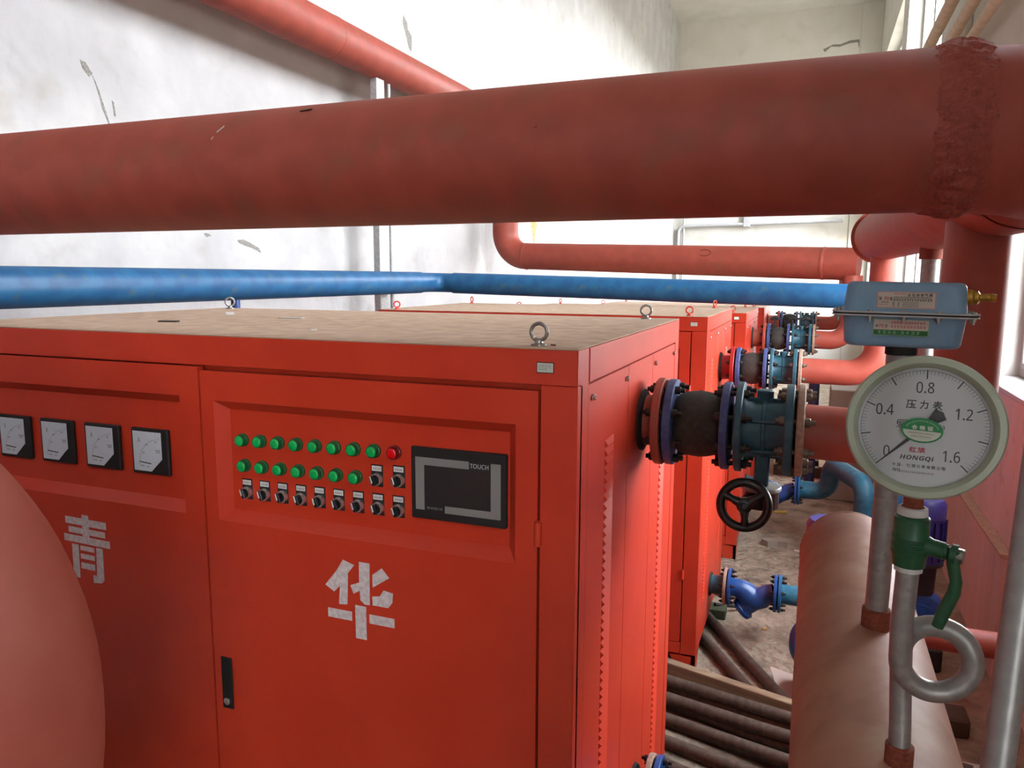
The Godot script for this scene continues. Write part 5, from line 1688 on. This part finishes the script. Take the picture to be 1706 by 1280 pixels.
# ------------------------------------------------------------------ all of it
func _ready() -> void:
	# camera
	var cam := Camera3D.new()
	cam.name = "camera"
	cam.fov = 53.28
	cam.near = 0.05
	cam.far = 200.0
	add_child(cam)
	cam.position = Vector3(0, H, 0)
	cam.rotation_degrees = Vector3(-8.07, 21.34, 0.238)
	cam.current = true
	# overcast daylight outside the windows
	var sm := ProceduralSkyMaterial.new()
	sm.sky_top_color = Color(0.94, 0.96, 1.0)
	sm.sky_horizon_color = Color(1.0, 1.0, 0.99)
	sm.ground_horizon_color = Color(0.55, 0.54, 0.52)
	sm.ground_bottom_color = Color(0.42, 0.41, 0.39)
	sm.sky_energy_multiplier = SKY_ENERGY
	sm.ground_energy_multiplier = SKY_ENERGY
	sm.sun_angle_max = 0.0
	var sky := Sky.new()
	sky.sky_material = sm
	var env := Environment.new()
	env.background_mode = Environment.BG_SKY
	env.sky = sky
	env.ambient_light_source = Environment.AMBIENT_SOURCE_SKY
	env.tonemap_mode = Environment.TONE_MAPPER_LINEAR
	env.tonemap_exposure = EXPOSURE
	env.sdfgi_enabled = true
	env.ssao_enabled = true
	env.ssil_enabled = true
	var we := WorldEnvironment.new()
	we.name = "environment"
	we.environment = env
	add_child(we)

	make_materials()
	eye_mesh = eye_bolt_mesh()
	hex_bolt = hex_mesh(0.0075, 0.007)
	var lm := MB.new()
	louvre_shape(lm, Vector3.ZERO)
	louvre = lm.mesh()
	lm = MB.new()
	lm.lathe(Transform3D(), [Vector2(0, -0.012), Vector2(0.0018, -0.012), Vector2(0.0018, -0.008), Vector2(0.0036, -0.008), Vector2(0.0036, -0.0036), Vector2(0.002, -0.0036), Vector2(0.002, 0.0034), Vector2(0.0036, 0.0034), Vector2(0.0036, 0.006), Vector2(0, 0.006)], 10)
	vent_bolt = lm.mesh()

	build_room()
	var c1 := cabinet(-2.40, -0.427, -1.4527, -2.68, 1.9651, "nearest orange-red boiler cabinet with meters, pilot lamps and touch screen", true)
	panel_gear(c1, -1.4527)
	cabinet(-2.38, -0.482, -3.92, -5.12, 1.91, "second orange-red boiler cabinet, behind the nearest one")
	cabinet(-2.31, -0.440, -5.757, -6.98, 1.85, "third orange-red boiler cabinet in the row")
	cabinet(-2.16, -0.438, -7.85, -9.05, 1.81, "farthest orange-red boiler cabinet in the row")
	overhead_pipes()
	outlet(-0.427, 0.0, 1.712, -2.1, bend([Vector3(-0.003, 1.712, -2.1), Vector3(0.350, 1.703, -2.1), Vector3(0.353, 2.24, -2.1)], 0.13, 12), "nearest cabinet", M.pipe, M.pipe, true, false)
	outlet(-0.482, -0.035, 1.590, -4.55, bend([Vector3(-0.04, 1.590, -4.55), Vector3(0.34, 1.588, -4.55), Vector3(0.342, 2.24, -4.55)], 0.15, 12), "second cabinet", M.pipe, M.red_stub, false, false)
	outlet(-0.440, 0.03, 1.625, -6.40, bend([Vector3(0.02, 1.625, -6.40), Vector3(0.27, 1.622, -6.40), Vector3(0.27, 2.12, -6.40)], 0.14, 12), "third cabinet", M.pipe, M.pipe, false, true)
	outlet(-0.438, 0.05, 1.64, -8.45, bend([Vector3(0.04, 1.64, -8.45), Vector3(0.30, 1.64, -8.45), Vector3(0.30, 2.25, -8.45), Vector3(0.22, 2.23, -6.5)], 0.14, 10), "farthest cabinet", M.pipe, M.pipe, false, false)
	strainer(-0.427, -0.385, 0.585, -2.1, "nearest cabinet", [Vector3(-0.07, 0.585, -2.1), Vector3(0.9, 0.585, -2.1)])
	strainer(-0.482, -0.402, 0.29, -4.5, "second cabinet", bend([Vector3(-0.08, 0.29, -4.5), Vector3(0.3, 0.29, -4.5), Vector3(0.3, 0.0, -4.5)], 0.1, 8))
	strainer(-0.440, -0.34, 0.42, -6.4, "third cabinet", bend([Vector3(-0.02, 0.42, -6.4), Vector3(0.20, 0.42, -6.4), Vector3(0.20, 0.65, -6.4), Vector3(0.42, 0.64, -5.85), Vector3(0.42, 0.0, -5.85)], 0.105, 8), 1.25)
	drum()
	silver_pipes()
	gauge_valve()
	gauge()
	air_vent()
	left_drum()
	right_side()
	bar_pile()
	debris()
